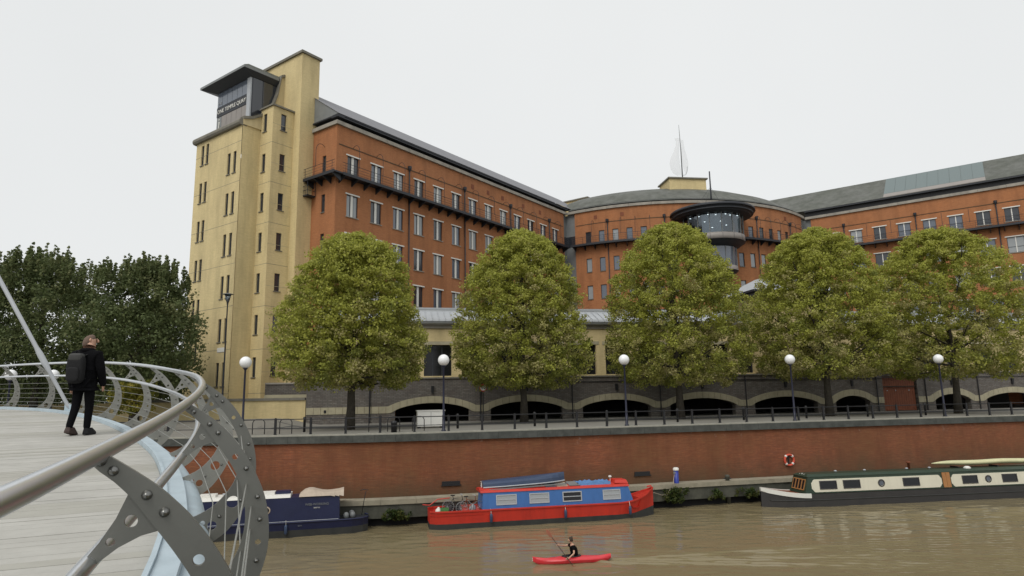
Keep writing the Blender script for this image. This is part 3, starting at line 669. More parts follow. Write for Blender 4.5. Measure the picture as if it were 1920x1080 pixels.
# roofs
sheet(LW, -.1, LWL + 9, [(.30, 37.40), (-7.0, 42.45), (-14.4, 37.4)], M['roofblue'], 'left_wing_roof', off)
sheet(RW, -15, RWL, [(.15, 37.75), (-7.0, 42.75), (-14.0, 37.7)], M['roof'], 'right_wing_roof', off)
g = MB()
q = lambda u, t, lift=.10: RW.P(u, .15 - 7.15 * t, 37.75 + 5.0 * t + lift)
RU0, RU1 = 11.8, 25.2
strip_n = 9
for i in range(strip_n):
    a = RU0 + (RU1 - RU0) * i / strip_n; b = RU0 + (RU1 - RU0) * (i + 1) / strip_n
    mb = MB(); mb.hexa([q(a + .012, .17, 0), q(b - .012, .17, 0), q(b - .012, .97, 0), q(a + .012, .97, 0), q(a + .012, .17), q(b - .012, .17), q(b - .012, .97), q(a + .012, .97)]); mb.build('roof_pane', M['glassroof'], off)
mb = MB(); mb.hexa([q(RU0, .01, 0), q(RU1, .01, 0), q(RU1, .165, 0), q(RU0, .165, 0), q(RU0, .01, .08), q(RU1, .01, .08), q(RU1, .165, .08), q(RU0, .165, .08)]); mb.build('roof_flashing', M['panelpink'], off)
sheet(AR, a2u(-40), a2u(54), [(-.1, 36.9), (-.8, 37.3), (-3.5, 39.3), (-7.2, 40.9), (-11, 41.6), (-16, 41.7)], M['roof'], 'curved_roof', off, 1.05)
mb = MB(); mb.face([LW.P(.0, .28, 37.38), LW.P(.0, -7.0, 42.43), LW.P(.0, -14.4, 37.38)]); mb.build('gable_cladding', M['panel'], off)
# balcony walkway with brackets, rails and hooped hangers
ZB = 30.62
def walkway(fr, u0, u1, hoops=True, lift=0.0, ends=True, bstep=1.68, hoop_us=()):
    z = ZB + lift; st = min(fr.step, 1e9)
    strip(fr, u0, u1, .02, 1.12, z - .16, z, M['dark'], 'walkway_deck', off)
    strip(fr, u0, u1, 1.12, 1.18, z - .24, z + .08, M['dark'], 'walkway_edge', off)
    n = int((u1 - u0) / bstep); pts = [u0 + .4 + i * (u1 - u0 - .8) / n for i in range(n + 1)]
    for u in pts:
        b = MB(); e = .05
        A = [fr.P(u - e, .0, z - .85), fr.P(u + e, .0, z - .85), fr.P(u + e, .0, z - .16), fr.P(u - e, .0, z - .16), fr.P(u - e, 1.1, z - .30), fr.P(u + e, 1.1, z - .30), fr.P(u + e, 1.1, z - .16), fr.P(u - e, 1.1, z - .16)]
        b.hexa([A[0], A[1], A[5], A[4], A[3], A[2], A[6], A[7]]); b.build('bracket', M['dark'], off)
        b = MB(); b.tube([fr.P(u, 1.1, z), fr.P(u, 1.1, z + 1.12)], .022, 5); b.build('baluster', M['dark'], off)
    k = max(1, int((u1 - u0) / min(st, 60)))
    for h, r in ((1.12, .028), (.8, .016), (.5, .016), (.22, .016)):
        b = MB(); b.tube([fr.P(u0 + (u1 - u0) * i / k, 1.1, z + h) for i in range(k + 1)], r, 5); b.build('rail', M['dark'], off)
    for u in hoop_us:
        b = MB(); pth = [fr.P(u, 1.1, z + 1.0), fr.P(u, 1.1, z + 2.5)]
        pth += [fr.P(u, .45 + .65 * math.cos(a), z + 2.9 + .85 * math.sin(a)) for a in [rad(x) for x in range(0, 181, 20)]]
        b.tube(pth, .026, 5); b.build('hanger', M['dark'], off)
walkway(LW, -.0, LWL - 1.0, hoop_us=[u - .05 for u in win_u])
walkway(EW, -1.6, 5.15, hoop_us=(-1.5, 2.0))
walkway(AR, a2u(-34), a2u(-3.5), lift=.12, hoop_us=[a2u(a + 1.8) for a in ang_w[:6]])
walkway(AR, a2u(17), a2u(47.5), lift=.12, hoop_us=[a2u(a + 1.8) for a in ang_w[8:]])
walkway(RW, 1.2, RWL, lift=0.0)
for u in [4.02 + 1.69 + 3.38 * k for k in range(16)]:
    b = MB(); b.tube([RW.P(u, 1.1, ZB + 1.0), RW.P(u, 1.1, ZB + 3.1)], .03, 5); b.build('hanger', M['dark'], off)
# escape cage under the near end of the walkway
cg = MB()
c0, c1, z0, z1 = -1.3, .75, ZB - 1.75, ZB - .2
for u in (c0, c1):
    for o_ in (.1, 1.1): cg.tube([EW.P(u, o_, z0), EW.P(u, o_, z1)], .035, 5)
for z in (z0, z0 + .5, z0 + 1.0):
    cg.tube([EW.P(c0, .1, z), EW.P(c0, 1.1, z), EW.P(c1, 1.1, z), EW.P(c1, .1, z)], .03, 5)
for i in range(1, 7): cg.tube([EW.P(c0 + (c1 - c0) * i / 7, 1.1, z0), EW.P(c0 + (c1 - c0) * i / 7, 1.1, z0 + 1.0)], .016, 4)
cg.box(0, 0, 0, 0, 0, 0); cg.hexa([EW.P(c0, 1.12, z0 - .12), EW.P(c1, 1.12, z0 - .12), EW.P(c1, .08, z0 - .12), EW.P(c0, .08, z0 - .12), EW.P(c0, 1.12, z0), EW.P(c1, 1.12, z0), EW.P(c1, .08, z0), EW.P(c0, .08, z0)])
cg.build('escape_cage', M['dark'], off)
# down pipes with hopper heads
def pipe(fr, u, ztop, zbot=GZ):
    b = MB(); b.tube([fr.P(u, .14, zbot), fr.P(u, .14, ztop - .5)], .075, 8); pp = b.build('down_pipe', M['dark'], off, smooth=True)
    b = MB(); b.tube([fr.P(u, .16, ztop - .62), fr.P(u, .18, ztop - .3), fr.P(u, .18, ztop)], [.09, .22, .24], 8); b.build('hopper_head', M['dark'], pp)
for u in (10.6, 20.65, 30.7, 40.75): pipe(LW, u, 34.45)
for a in (-22.8, -6.1, 23.1, 38.7): pipe(AR, a2u(a), 34.5)
for u in (5.7, 15.8, 25.95, 36.1, 46.2): pipe(RW, u, 34.5)
# small vent grilles high on the brick
for fr, us_, z in ((LW, (22.4, 25.7, 29.0, 34.0, 38.4), 35.0), (AR, (a2u(-26.5), a2u(-18.3), a2u(36.6)), 35.1)):
    for u in us_:
        b = MB(); b.hexa([fr.P(u - .28, .03, z - .3), fr.P(u + .28, .03, z - .3), fr.P(u + .28, .0, z - .3), fr.P(u - .28, .0, z - .3), fr.P(u - .28, .03, z + .3), fr.P(u + .28, .03, z + .3), fr.P(u + .28, .0, z + .3), fr.P(u - .28, .0, z + .3)]); b.build('vent', M['doorred'], off)
# soldier course string line above the top windows
strip(LW, 0.3, LWL - 1.2, .0, .03, 34.05, 34.17, M['quaybrick'], 'string_course', off)
strip(AR, a2u(-33), a2u(47), .0, .03, 34.05, 34.17, M['quaybrick'], 'string_course', off)
strip(RW, 1, RWL, .0, .03, 34.05, 34.17, M['quaybrick'], 'string_course', off)

# glazed round bay ----------------------------------------------------------------------
bc = Vector((30.45, 96.7, 0))
def ring(prof, name, mt, n=48, smooth=True): 
    b = MB(); b.lathe(prof, bc, n); return b.build(name, mt, off, smooth=smooth)
ring([(0.01, 34.62), (5.2, 34.55), (6.15, 34.35), (6.25, 34.18), (6.25, 34.02), (5.95, 33.95), (5.85, 33.80), (5.95, 33.72), (5.95, 33.55), (5.55, 33.50), (5.45, 33.36), (4.75, 33.30), (0.01, 33.30)], 'bay_roof', M['dark'], smooth=False)
ring([(4.42, 29.35), (4.52, 29.4), (4.52, 30.28), (4.38, 30.32), (4.2, 30.32)], 'bay_sill', M['panelpink'])
ring([(4.55, 29.35), (4.3, 29.2), (3.9, 28.9), (3.3, 28.55), (0.01, 28.5)], 'bay_soffit', M['dark'])
ring([(4.3, 30.30), (0.01, 30.30)], 'bay_floor', M['carpark'])
ring([(2.4, 30.3), (2.4, 33.29)], 'bay_core', M['panel'])
N_P = 16
for i in range(N_P):
    a0, a1 = 2 * math.pi * (i + .04) / N_P, 2 * math.pi * (i + .96) / N_P
    if math.sin((a0 + a1) / 2) > .35: continue
    b = MB(); b.lathe([(4.34, 30.34), (4.34, 33.32)], bc, 3, a0=a0, a1=a1); b.lathe([(4.30, 30.34), (4.30, 33.32)], bc, 3, a0=a0, a1=a1); b.build('bay_pane', M['clear'], off)
    a = 2 * math.pi * i / N_P; T = Matrix.Translation(bc) @ Matrix.Rotation(a, 4, 'Z'); b = MB(); b.box(4.2, -.05, 30.3, 4.44, .05, 33.34, T); b.build('bay_mullion', M['panel'], off)
    b = MB(); b.box(4.525, -.015, 29.4, 4.545, .015, 30.25, T); b.build('bay_seam', M['frame'], off)
for i, (r, a, z) in enumerate([(3.9, 200, 33.1), (3.6, 222, 33.1), (3.9, 245, 33.1), (3.4, 262, 33.1), (3.8, 283, 33.1), (3.5, 300, 33.1), (3.95, 318, 33.1), (3.0, 232, 32.3), (3.1, 275, 32.2), (3.0, 252, 31.3), (3.2, 290, 31.6)]):
    b = MB(); b.lathe([(.0005, 0), (.12, 0), (.12, .05), (.0005, .05)], (bc.x + r * math.cos(rad(a)), bc.y + r * math.sin(rad(a)), z), 10); b.build('ceiling_lamp', M['lit'], off)
ring([(3.25, 25.1), (3.25, 25.75), (3.12, 25.8)], 'lower_bay_sill', M['panelpink'])
ring([(3.15, 25.8), (3.15, 28.55)], 'lower_bay_glass', M['glassmid'])
ring([(3.28, 25.12), (2.9, 24.8), (2.0, 24.1), (1.2, 23.6), (.01, 23.4)], 'lower_bay_soffit', M['dark'])
for i in range(14):
    T = Matrix.Translation(bc) @ Matrix.Rotation(2 * math.pi * i / 14, 4, 'Z'); b = MB(); b.box(3.1, -.05, 25.7, 3.24, .05, 28.6, T); b.build('bay_mullion', M['panel'], off)
# mast with stays on the bay roof
b = MB(); b.tube([(30.9, 97.8, 34.5), (30.9, 97.8, 41.3)], [.15, .10], 8); b.build('mast', M['dark'], off, smooth=True)
for dx_ in (-3.2, -1.6, 2.0):
    b = MB(); b.tube([(30.9, 97.8, 38.8), (30.9 + dx_, 97.3, 34.6)], .018, 4); b.build('stay', M['dark'], off)
# roof penthouses and the sail
def penthouse(cx, cy, h, wd, dp, z0, z1):
    fr = Flat((cx, cy), h); b = MB()
    wall(fr, 0, wd, z0, z1, [], M['yellow'], 'penthouse_wall', off)
    p = fr.P(0, -dp, 0); f2 = Flat((p.x, p.y), h + 90); wall(f2, 0, dp, z0, z1, [], M['yellow'], 'penthouse_wall', off)
    f3 = Flat(fr.P(wd, 0, 0)[:2], h - 90); wall(f3, 0, dp, z0, z1, [], M['yellow'], 'penthouse_wall', off)
    strip(fr, -.25, wd + .25, -dp - .25, .25, z1, z1 + .22, M['roofstone'], 'penthouse_coping', off)
penthouse(26.1, 103.6, 82, 6.3, 4.5, 38.5, 42.25)
penthouse(5.5, 119.0, 126.3, .1, 9.0, 38.0, 43.6)
fr_ = Flat((16.0, 118.0), HL)
wall(Flat((7.0, 124.6), HL), 0, 9.2, 38.0, 44.0, [], M['yellow'], 'penthouse_wall', off)
strip(Flat((7.0, 124.6), HL), -.2, 9.4, -5, .25, 44.0, 44.22, M['roofstone'], 'penthouse_coping', off)
wall(Flat(Flat((7.0, 124.6), HL).P(9.2, 0, 0)[:2], HR), 0, 5, 38.0, 44.0, [], M['yellow'], 'penthouse_wall', off)
sail = empty('roof_sail', (28.55, 104.6, 42.47)); tag(sail, 'sheer white sail sculpture on a mast standing on the roof penthouse', 'sail sculpture')
b = MB(); b.tube([(28.55, 104.6, 42.47), (28.55, 104.6, 47.6), (28.45, 104.6, 51.9)], [.10, .08, .03], 8); b.build('mast', M['panel'], sail, smooth=True)
def sailmesh(pts, sgn):
    b = MB(); n = len(pts)
    for (z0, a0, b0_), (z1, a1, b1_) in zip(pts, pts[1:]):
        cols = 5
        for c in range(cols):
            def pt(z, l, r, f): x = l + (r - l) * f; return (28.55 + x, 104.6 + sgn * .7 * math.sin(f * math.pi) * (r - l) * .5, z)
            b.face([pt(z0, a0, b0_, c / cols), pt(z0, a0, b0_, (c + 1) / cols), pt(z1, a1, b1_, (c + 1) / cols), pt(z1, a1, b1_, c / cols)])
    return b
sailmesh([(43.0, -.9, -.02), (43.5, -1.55, -.08), (44.2, -1.9, -.2), (45.2, -2.0, -.3), (46.2, -1.75, -.35), (47.2, -1.2, -.3), (48.2, -.85, -.2), (49.0, -.75, -.12), (49.5, -.95, -.1)], -1).build('sail', M['sail'], sail, smooth=True)
sailmesh([(43.2, .55, .62), (43.8, .4, .95), (44.6, .15, 1.1), (45.6, .08, 1.1), (46.8, .05, .85), (48.0, .1, .6), (49.3, .12, .5)], 1).build('sail', M['sail'], sail, smooth=True)
b = MB(); b.tube([(28.6, 104.6, 43.1), (29.1, 104.6, 43.15), (29.35, 104.6, 43.7), (29.45, 104.6, 44.6)], .035, 5); b.build('boom', M['panel'], sail)

# yellow tower ----------------------------------------------------------------------------
A_ = Vector((-21.51, 68.54, 0)); B_ = Vector((-22.56, 67.10, 0)); C_ = Vector((-23.46, 67.76, 0)); D_ = Vector((-24.97, 65.70, 0)); E_ = Vector((-26.71, 66.96, 0)); F_ = Vector((-27.95, 65.28, 0)); G_ = Vector((-35.30, 70.62, 0))
dR, dL = hd(HR), hd(HL)
def face(p, q, z0, z1, holes=(), mt='yellow', name='tower_wall'):
    d = (q - p); fr = Flat((p.x, p.y), math.degrees(math.atan2(d.x, d.y))); wall(fr, 0, d.length, z0, z1, list(holes), M[mt], name, off, .25); return fr
ZT = 45.0
slab_l = B_ - dL * 8.2
face(slab_l, B_, 35, ZT); face(B_, B_ + dR * 2.3, GZ, ZT); face(B_ + dR * 2.3, B_ + dR * 2.3 - dL * 8.2, 35, ZT); face(slab_l + dR * 2.3, slab_l, 35, ZT)
face(C_, B_, GZ, 38.0)
fl = Flat((slab_l.x, slab_l.y), HL); strip(fl, -.2, 8.4, -2.5, .2, ZT, ZT + .28, M['roofstone'], 'tower_coping', off)
hd_ = [37.65] + HZ
holes = [(.98, 1.62, h - 1.85, h) for h in hd_]
fD = face(D_, C_, GZ, 38.25, holes)
for h in hd_: put_window(fD, 1.30, h - 1.85, .64, 1.85, 'T', off, .75, 0)
zE = 38.25
dE = (D_ - E_).length
holes = [(dE - 1.68, dE - 1.08, h - 2.0, h) for h in hd_]
fE = face(E_, D_, GZ, zE, holes)
for h in hd_: put_window(fE, dE - 1.38, h - 2.0, .60, 2.0, 'T', off, 1, 0)
strip(fD, -.16, (C_ - D_).length + .0, -.3, .16, zE, zE + .18, M['roofstone'], 'tower_coping', off)
strip(fE, -.1, dE + .16, -.3, .162, zE + .002, zE + .182, M['roofstone'], 'tower_coping', off)
face(F_, E_, GZ, 36.0)
ff = Flat((G_.x, G_.y), HL); fL = (F_ - G_).length
hp = []; 
for k in range(7):
    for a in (1.1, 2.07):
        if k < 6: hp.append((a, a + .55, 35.5 - 4.36 * k - 2.3, 35.5 - 4.36 * k))
    for a in (6.58, 7.68): hp.append((a, a + .55, 33.3 - 4.43 * k - 2.35, 33.3 - 4.43 * k)) if k < 6 else None
wall(ff, 0, fL, GZ, 35.9, hp, M['yellow'], 'tower_wall', off, .25)
for (a, b_, c, d) in hp: put_window(ff, (a + b_) / 2, c, b_ - a, d - c, 'T', off, 1, 0)
# rounded weathered cornice over the left block, back walls
n = 6
for i in range(n):
    u0, u1 = -.3 + i * (fL + .35) / n + .01, -.3 + (i + 1) * (fL + .35) / n - .01
    b = MB(); prof = [(.0, 35.9), (.28, 35.95), (.40, 36.15), (.38, 36.4), (.22, 36.6), (-.2, 36.68), (-.5, 36.68), (-.5, 35.9), (.0, 35.9)]
    for (o0, z0), (o1, z1) in zip(prof, prof[1:]): b.face([ff.P(u0, o0, z0), ff.P(u1, o0, z0), ff.P(u1, o1, z1), ff.P(u0, o1, z1)])
    for u in (u0, u1): b.face([ff.P(u, o_, z) for o_, z in (prof[:-1] if u == u0 else prof[-2::-1])])
    b.build('cornice_stone', M['roofstone'], off)
gb = G_ + dR * 9; face(gb, G_, GZ, 36.0); face(F_ + dR * .01, E_, 35.9, 36.6)
b = MB(); b.face([G_ + Vector((0, 0, 36.5)), F_ + Vector((0, 0, 36.5)), F_ + dR * 5 + Vector((0, 0, 36.5)), gb + Vector((0, 0, 36.5))]); b.build('tower_roof', M['roof'], off)
# curved stone buttress sweeping from the cornice up to the tall slab
swp = [(0.0, 36.6), (1.0, 36.9), (2.0, 37.5), (2.9, 38.4), (3.5, 39.5), (3.9, 40.7), (4.1, 42.0), (4.25, 42.9), (4.6, 43.1), (5.3, 43.1)]
fS = Flat((F_.x, F_.y), HR)
b = MB()
for (u0, z0), (u1, z1) in zip(swp, swp[1:]):
    zb = 36.0
    b.hexa([fS.P(u0, .12, zb), fS.P(u1, .12, zb), fS.P(u1, -.5, zb), fS.P(u0, -.5, zb), fS.P(u0, .12, z0), fS.P(u1, .12, z1), fS.P(u1, -.5, z1), fS.P(u0, -.5, z0)])
b.build('curved_buttress', M['yellow'], off)
b = MB()
for (u0, z0), (u1, z1) in zip(swp, swp[1:]):
    b.hexa([fS.P(u0, .24, z0 - .02), fS.P(u1, .24, z1 - .02), fS.P(u1, -.6, z1 - .02), fS.P(u0, -.6, z0 - .02), fS.P(u0 - .06, .24, z0 + .26), fS.P(u1 - .06, .24, z1 + .26), fS.P(u1 - .06, -.6, z1 + .26), fS.P(u0 - .06, -.6, z0 + .26)])
b.build('buttress_coping', M['roofstone'], off)
# roof pavilion with the lettering
pv = F_ + dR * 1.0 - dL * .35; PW, PD = 6.75, 4.0
fP = Flat((pv - dL * PW)[:2], HL)
b = MB(); T = Tz(Vector((pv - dL * PW).to_tuple()), dL.x, dL.y)
b.box(0.02, .05, 36.4, PW - .02, PD, 42.0, T); b.build('pavilion_core', M['frame'], off)
npn = 6
for r, (z0, z1, mt) in enumerate(((36.75, 37.35, 'panel'), (37.4, 38.9, 'panelpink'), (40.15, 41.95, 'panel'))):
    for i in range(npn):
        u0 = .05 + i * (PW - .8) / npn; u1 = .05 + (i + 1) * (PW - .8) / npn
        b = MB(); b.box(u0 + .025, -.03, z0, u1 - .025, .045, z1, T); b.build('facade_panel', M['panelpink' if mt == 'panelpink' and i else 'panel'] if r < 2 else M['glassmid'], off)
b = MB(); b.box(.03, -.06, 38.95, PW - .72, .045, 40.1, T); sb_ = b.build('sign_band', M['dark'], off)
b = MB(); b.box(PW - .7, -.12, 36.5, PW - .05, .045, 42.0, T); b.build('pilaster', M['lead'], off)
fPs = Flat(pv[:2], HR)
for i in range(3):
    b = MB(); T2 = Tz(Vector(pv.to_tuple()), dR.x, dR.y); b.box(.1 + i * 1.25, -.03, 36.8, 1.27 + i * 1.25, .02, 41.9, T2); b.build('side_pane', M['glassdark'], off)
tm = text_mesh('ONE TEMPLE QUAY', .66, .02, M['white']); p = fP.P(.03 + (PW - .75) / 2, .085, 39.50); o = link('lettering', tm, sb_, p - wloc(off), fP.rot(0))
xs_ = [v.co.x for v in tm.vertices]; o.scale = ((PW - 1.1) / (max(xs_) - min(xs_)), 1, 1)
tm = text_mesh('i', 1.7, .02, M['white']); link('logo', tm, off, fP.P(.62, .06, 38.1) - wloc(off), fP.rot(0))
tm = text_mesh('THE', .42, .012, M['lead']); link('small_lettering', tm, off, fP.P(.62, .05, 40.5) - wloc(off), fP.rot(0))
# pavilion roof: wide dark eaves with a pale edge
rc = F_ - dL * (-.15) + dR * (-.15)
cor = [pv - dL * (PW + 1.7) - dR * 1.25, pv + dL * .45 - dR * 1.25, pv + dL * .45 + dR * 3.0, pv - dL * (PW + 1.7) + dR * 3.0]
b = MB(); cc = [Vector((p.x, p.y, z)) for z in (42.40, 42.66) for p in cor]; b.hexa(cc); b.build('pavilion_roof_edge', M['panel'], off)
inn = [pv - dL * (PW + .1) - dR * .15, pv + dL * .1 - dR * .15, pv + dL * .1 + dR * 3.5, pv - dL * (PW + .1) + dR * 3.5]
b = MB(); b.hexa([Vector((p.x, p.y, 41.85)) for p in inn] + [Vector((p.x * .985 + q_.x * .015, p.y * .985 + q_.y * .015, 42.398)) for p, q_ in zip(cor, inn)]); b.build('pavilion_soffit', M['dark'], off)
b = MB(); b.hexa([Vector((p.x, p.y, 42.66)) for p in cor] + [Vector((p.x * .45 + q_.x * .55, p.y * .45 + q_.y * .55, 43.0)) for p, q_ in zip(cor, inn)]); b.build('pavilion_roof', M['roof'], off)
for k in range(7):
    z = 34.2 - 4.36 * k
    for fr_j, a, b_ in ((ff, 0.01, fL), (fE, 0, dE), (fD, 0, 2.5)): strip(fr_j, a, b_, -.02, .006, z, z + .035, M['roofstone'], 'joint', off)
    strip(fr_j, 0, 2.5, -.02, .006, z + 2.1, z + 2.13, M['cream'], 'joint', off)
# name plate on the tower
b = MB(); T = Tz(ff.P(6.7, .0, 12.2), dL.x, dL.y); b.box(0, -.04, 0, 1.3, 0, .45, T); b.build('name_plate', M['white'], off)

# podium: yellow brick storey over the arcade --------------------------------------------
PH = 79.0; P0 = Vector((-12.2, 59.3, 0)); AP = Flat(P0[:2], PH)
YP = Flat((P0 - Vector((hd(PH).y, -hd(PH).x, 0)) * 1.6)[:2], PH)     # set back 1.6 m
pod = empty('podium', YP.P(0, 0, GZ)); tag(pod, 'yellow brick podium storey with dark openings and a pale lead roof behind the trees', 'building')
S0, S1 = -5.2, 96
holes = []; u = .7
while u < S1 - 4: holes.append((u, u + 2.6, 9.3, 12.2)); u += 3.55
holes = [h for h in holes if not (45 < h[0] < 53)]
wall(YP, S0, S1, 8.7, 14.1, holes + [(-3.9, -2.3, 8.6, 12.2)], M['yellow'], 'podium_wall', pod, .5)
for a, b_, c, d in holes + [(-3.9, -2.3, 8.6, 12.2)]:
    b = MB(); b.hexa([YP.P(a, -.45, c), YP.P(b_, -.45, c), YP.P(b_, -.5, c), YP.P(a, -.5, c), YP.P(a, -.45, d), YP.P(b_, -.45, d), YP.P(b_, -.5, d), YP.P(a, -.5, d)]); w_ = b.build('window', M['glassboat'], pod)
    b = MB(); 
    for f in (0, .33, .66, 1): 
        q_ = a + (b_ - a) * f; b.hexa([YP.P(q_ - .04, -.38, c), YP.P(q_ + .04, -.38, c), YP.P(q_ + .04, -.44, c), YP.P(q_ - .04, -.44, c), YP.P(q_ - .04, -.38, d), YP.P(q_ + .04, -.38, d), YP.P(q_ + .04, -.44, d), YP.P(q_ - .04, -.44, d)])
    b.build('frame', M['frame'], w_)
    strip(YP, a - .3, b_ + .3, .0, .05, d + .003, d + .32, M['cream'], 'lintel', pod)
strip(YP, S0, S1, -.3, .12, 13.75, 14.1, M['cornice'], 'podium_cornice', pod)
sheet(YP, S0, S1, [(.15, 14.1), (.50, 14.18), (.62, 14.40), (.52, 14.62), (.0, 14.85), (-1.6, 15.55), (-1.7, 15.85)], M['lead'], 'lead_roof', pod)
b = MB(); u = S0
while u < S1: b.tube([YP.P(u, .64, 14.4), YP.P(u, .54, 14.65), YP.P(u, .0, 14.90), YP.P(u, -1.6, 15.6)], .035, 5); u += .6
b.build('roof_roll', M['lead'], pod, kind='stuff')
strip(YP, S0, S1, -2.2, -1.62, 15.75, 15.95, M['lead'], 'roof_ridge_cap', pod)
mb = MB(); mb.face([YP.P(S0, -1.9, 15.7), YP.P(S1, -1.9, 15.7), YP.P(S1, -34, 15.7), YP.P(S0 + 8, -8, 15.7)]); mb.build('flat_roof', M['roof'], pod)
strip(YP, S0 - .3, S0, -10, 0, 8.7, 14.1, M['yellow'], 'podium_side', pod)
# projecting pavilion with hipped lead roof
u0, u1 = 37.2, 47.5; pz = 17.6
wall(YP, u0 + .8, u1 - .8, 14.1, 16.9, [], M['yellow'], 'pavilion_wall', pod); f4 = Flat(YP.P(u0 + .8, -5, 0)[:2], PH + 90)
fq = Flat(YP.P(u0 + .8, 1.4, 0)[:2], PH); wall(fq, 0, u1 - u0 - 1.6, 9.3, 16.95, [(.6, 3.0, 9.6, 12.4), (3.6, 6.0, 9.6, 12.4)], M['yellow'], 'pavilion_wall', pod)
wall(Flat(YP.P(u0 + .8, -3, 0)[:2], PH + 90), 0, 4.4, 9.3, 16.95, [], M['yellow'], 'pavilion_wall', pod)
strip(YP, u0, u1, -6, 2.2, 16.95, 17.15, M['dark'], 'pavilion_eaves', pod); strip(YP, u0 - .1, u1 + .1, -6, 2.3, 17.38, 17.6, M['dark'], 'pavilion_gutter', pod); strip(YP, u0 + .4, u1 - .4, -5, 1.9, 17.15, 17.38, M['panel'], 'pavilion_frieze', pod)
hb = [YP.P(u0 - .1, 2.3, 17.6), YP.P(u1 + .1, 2.3, 17.6), YP.P(u1 + .1, -6, 17.6), YP.P(u0 - .1, -6, 17.6)]; ht_ = [YP.P(u0 + 3, -1.4, 19.4), YP.P(u1 - 3, -1.4, 19.4), YP.P(u1 - 3, -2.4, 19.4), YP.P(u0 + 3, -2.4, 19.4)]
b = MB(); b.hexa(hb + ht_); b.build('pavilion_roof', M['lead'], pod)
for i in range(17):
    f = (i + .5) / 17; a = hb[0].lerp(hb[1], f); c = a + (YP.P(0, -3.7, 1.8) - YP.P(0, 0, 0)); lim = min(1, min(f, 1 - f) * (u1 - u0 + .2) / 3.1); b = MB(); b.tube([a + Vector((0, 0, .02)), a.lerp(c, lim) + Vector((0, 0, .02))], .045, 5); b.build('roof_roll', M['panel'], pod)

# arcade wall: rubble stone with cream arch bands ------------------------------------------
arc = empty('arcade_wall', AP.P(0, 0, GZ)); tag(arc, 'low grey rubble stone arcade with cream banded arches and dark car park behind', 'arcade wall')
arches = [(1.62, 8.26), (10.26, 17.03), (19.01, 25.77), (27.80, 34.64), (36.74, 43.70), (45.78, 49.70), (57.52, 61.88), (63.9, 70.8), (72.9, 79.8)]
DOOR = (51.37, 55.48)
def band_low(s):      # underside of the cream band
    for a, b_ in arches:
        if a <= s <= b_:
            t = (s - a) / (b_ - a) * 2 - 1; rise = .62 if b_ - a > 6 else .58; return 6.22 + rise * (1 - t * t) ** .8
        for e in (a, b_):
            d = abs(s - e)
            if d < .5 and not (a < s < b_): return 6.0 + .22 * (1 - d / .5) ** 1.5
    return 6.0
def band_high(s):
    for a, b_ in arches:
        a_, c_ = a - .6, b_ + .6
        if a_ <= s <= c_: t = (s - a_) / (c_ - a_) * 2 - 1; return 6.60 + .84 * (1 - t * t) ** .9
    return 6.60
AS0, AS1 = -6.0, 82.0
ss = [AS0]; 
while ss[-1] < AS1: ss.append(ss[-1] + .28)
cuts = sorted(set([round(x, 3) for x in ss] + [x for a in arches for x in a] + list(DOOR)))
face_mb = MB(); pier = MB()
for a, b_ in zip(cuts, cuts[1:]):
    m_ = (a + b_) / 2; in_arch = any(x < m_ < y for x, y in arches); door = DOOR[0] < m_ < DOOR[1]
    top = 9.0 if m_ > -5 else 9.0
    if not door:
        face_mb.face([AP.P(a, 0, band_high(a)), AP.P(b_, 0, band_high(b_)), AP.P(b_, 0, top), AP.P(a, 0, top)], [(a, band_high(a)), (b_, band_high(b_)), (b_, top), (a, top)])
        if not in_arch: face_mb.face([AP.P(a, 0, GZ - .3), AP.P(b_, 0, GZ - .3), AP.P(b_, 0, band_low(b_)), AP.P(a, 0, band_low(a))], [(a, GZ), (b_, GZ), (b_, band_low(b_)), (a, band_low(a))])
        else: face_mb.face([AP.P(a, .0, band_low(a)), AP.P(b_, .0, band_low(b_)), AP.P(b_, -.7, band_low(b_)), AP.P(a, -.7, band_low(a))], [(0, 0), (.3, 0), (.3, .7), (0, .7)])
    else: face_mb.face([AP.P(a, 0, 8.7), AP.P(b_, 0, 8.7), AP.P(b_, 0, 9), AP.P(a, 0, 9)], [(a, 8.7), (b_, 8.7), (b_, 9), (a, 9)])
for x, y in arches + [DOOR]:
    zt = 6.22 if (x, y) != DOOR else 8.7
    for e in (x, y): face_mb.face([AP.P(e, 0, GZ - .2), AP.P(e, -.7, GZ - .2), AP.P(e, -.7, zt), AP.P(e, 0, zt)], [(0, 0), (.7, 0), (.7, 1), (0, 1)])
face_mb.build('rubble_face', M['greystone'], arc)
s = AS0
while s < AS1:
    e = s + .62
    for x in DOOR:
        if s < x < e: e = x
    if not (DOOR[0] - .01 < (s + e) / 2 < DOOR[1]):
        b = MB(); n = 3
        for i in range(n):
            a = s + .012 + (e - s - .024) * i / n; c = s + .012 + (e - s - .024) * (i + 1) / n
            b.hexa([AP.P(a, .045, band_low(a)), AP.P(c, .045, band_low(c)), AP.P(c, -.2, band_low(c)), AP.P(a, -.2, band_low(a)), AP.P(a, .045, band_high(a)), AP.P(c, .045, band_high(c)), AP.P(c, -.2, band_high(c)), AP.P(a, -.2, band_high(a))])
        b.build('band_stone', M['cream'], arc)
    s = e
n = 70
for i in range(n):
    a = AS0 + (AS1 - AS0) * i / n; c = AS0 + (AS1 - AS0) * (i + 1) / n
    strip(AP, a + .01, c - .01, -1.6, .10, 9.0, 9.13 + random.uniform(-.008, .008), M['roofstone'], 'wall_coping_stone', arc)
strip(AP, 8.6, AS1, .02, .08, 8.55, 8.60, M['black'], 'cable_tray', arc)
for u in (-.6, 9.3, 18.0, 26.8, 35.8, 44.8, 50.6, 56.4, 62.9): 
    b = MB(); b.tube([AP.P(u, .1, GZ), AP.P(u, .1, 8.9)], .06, 6); b.build('down_pipe', M['black'], arc)
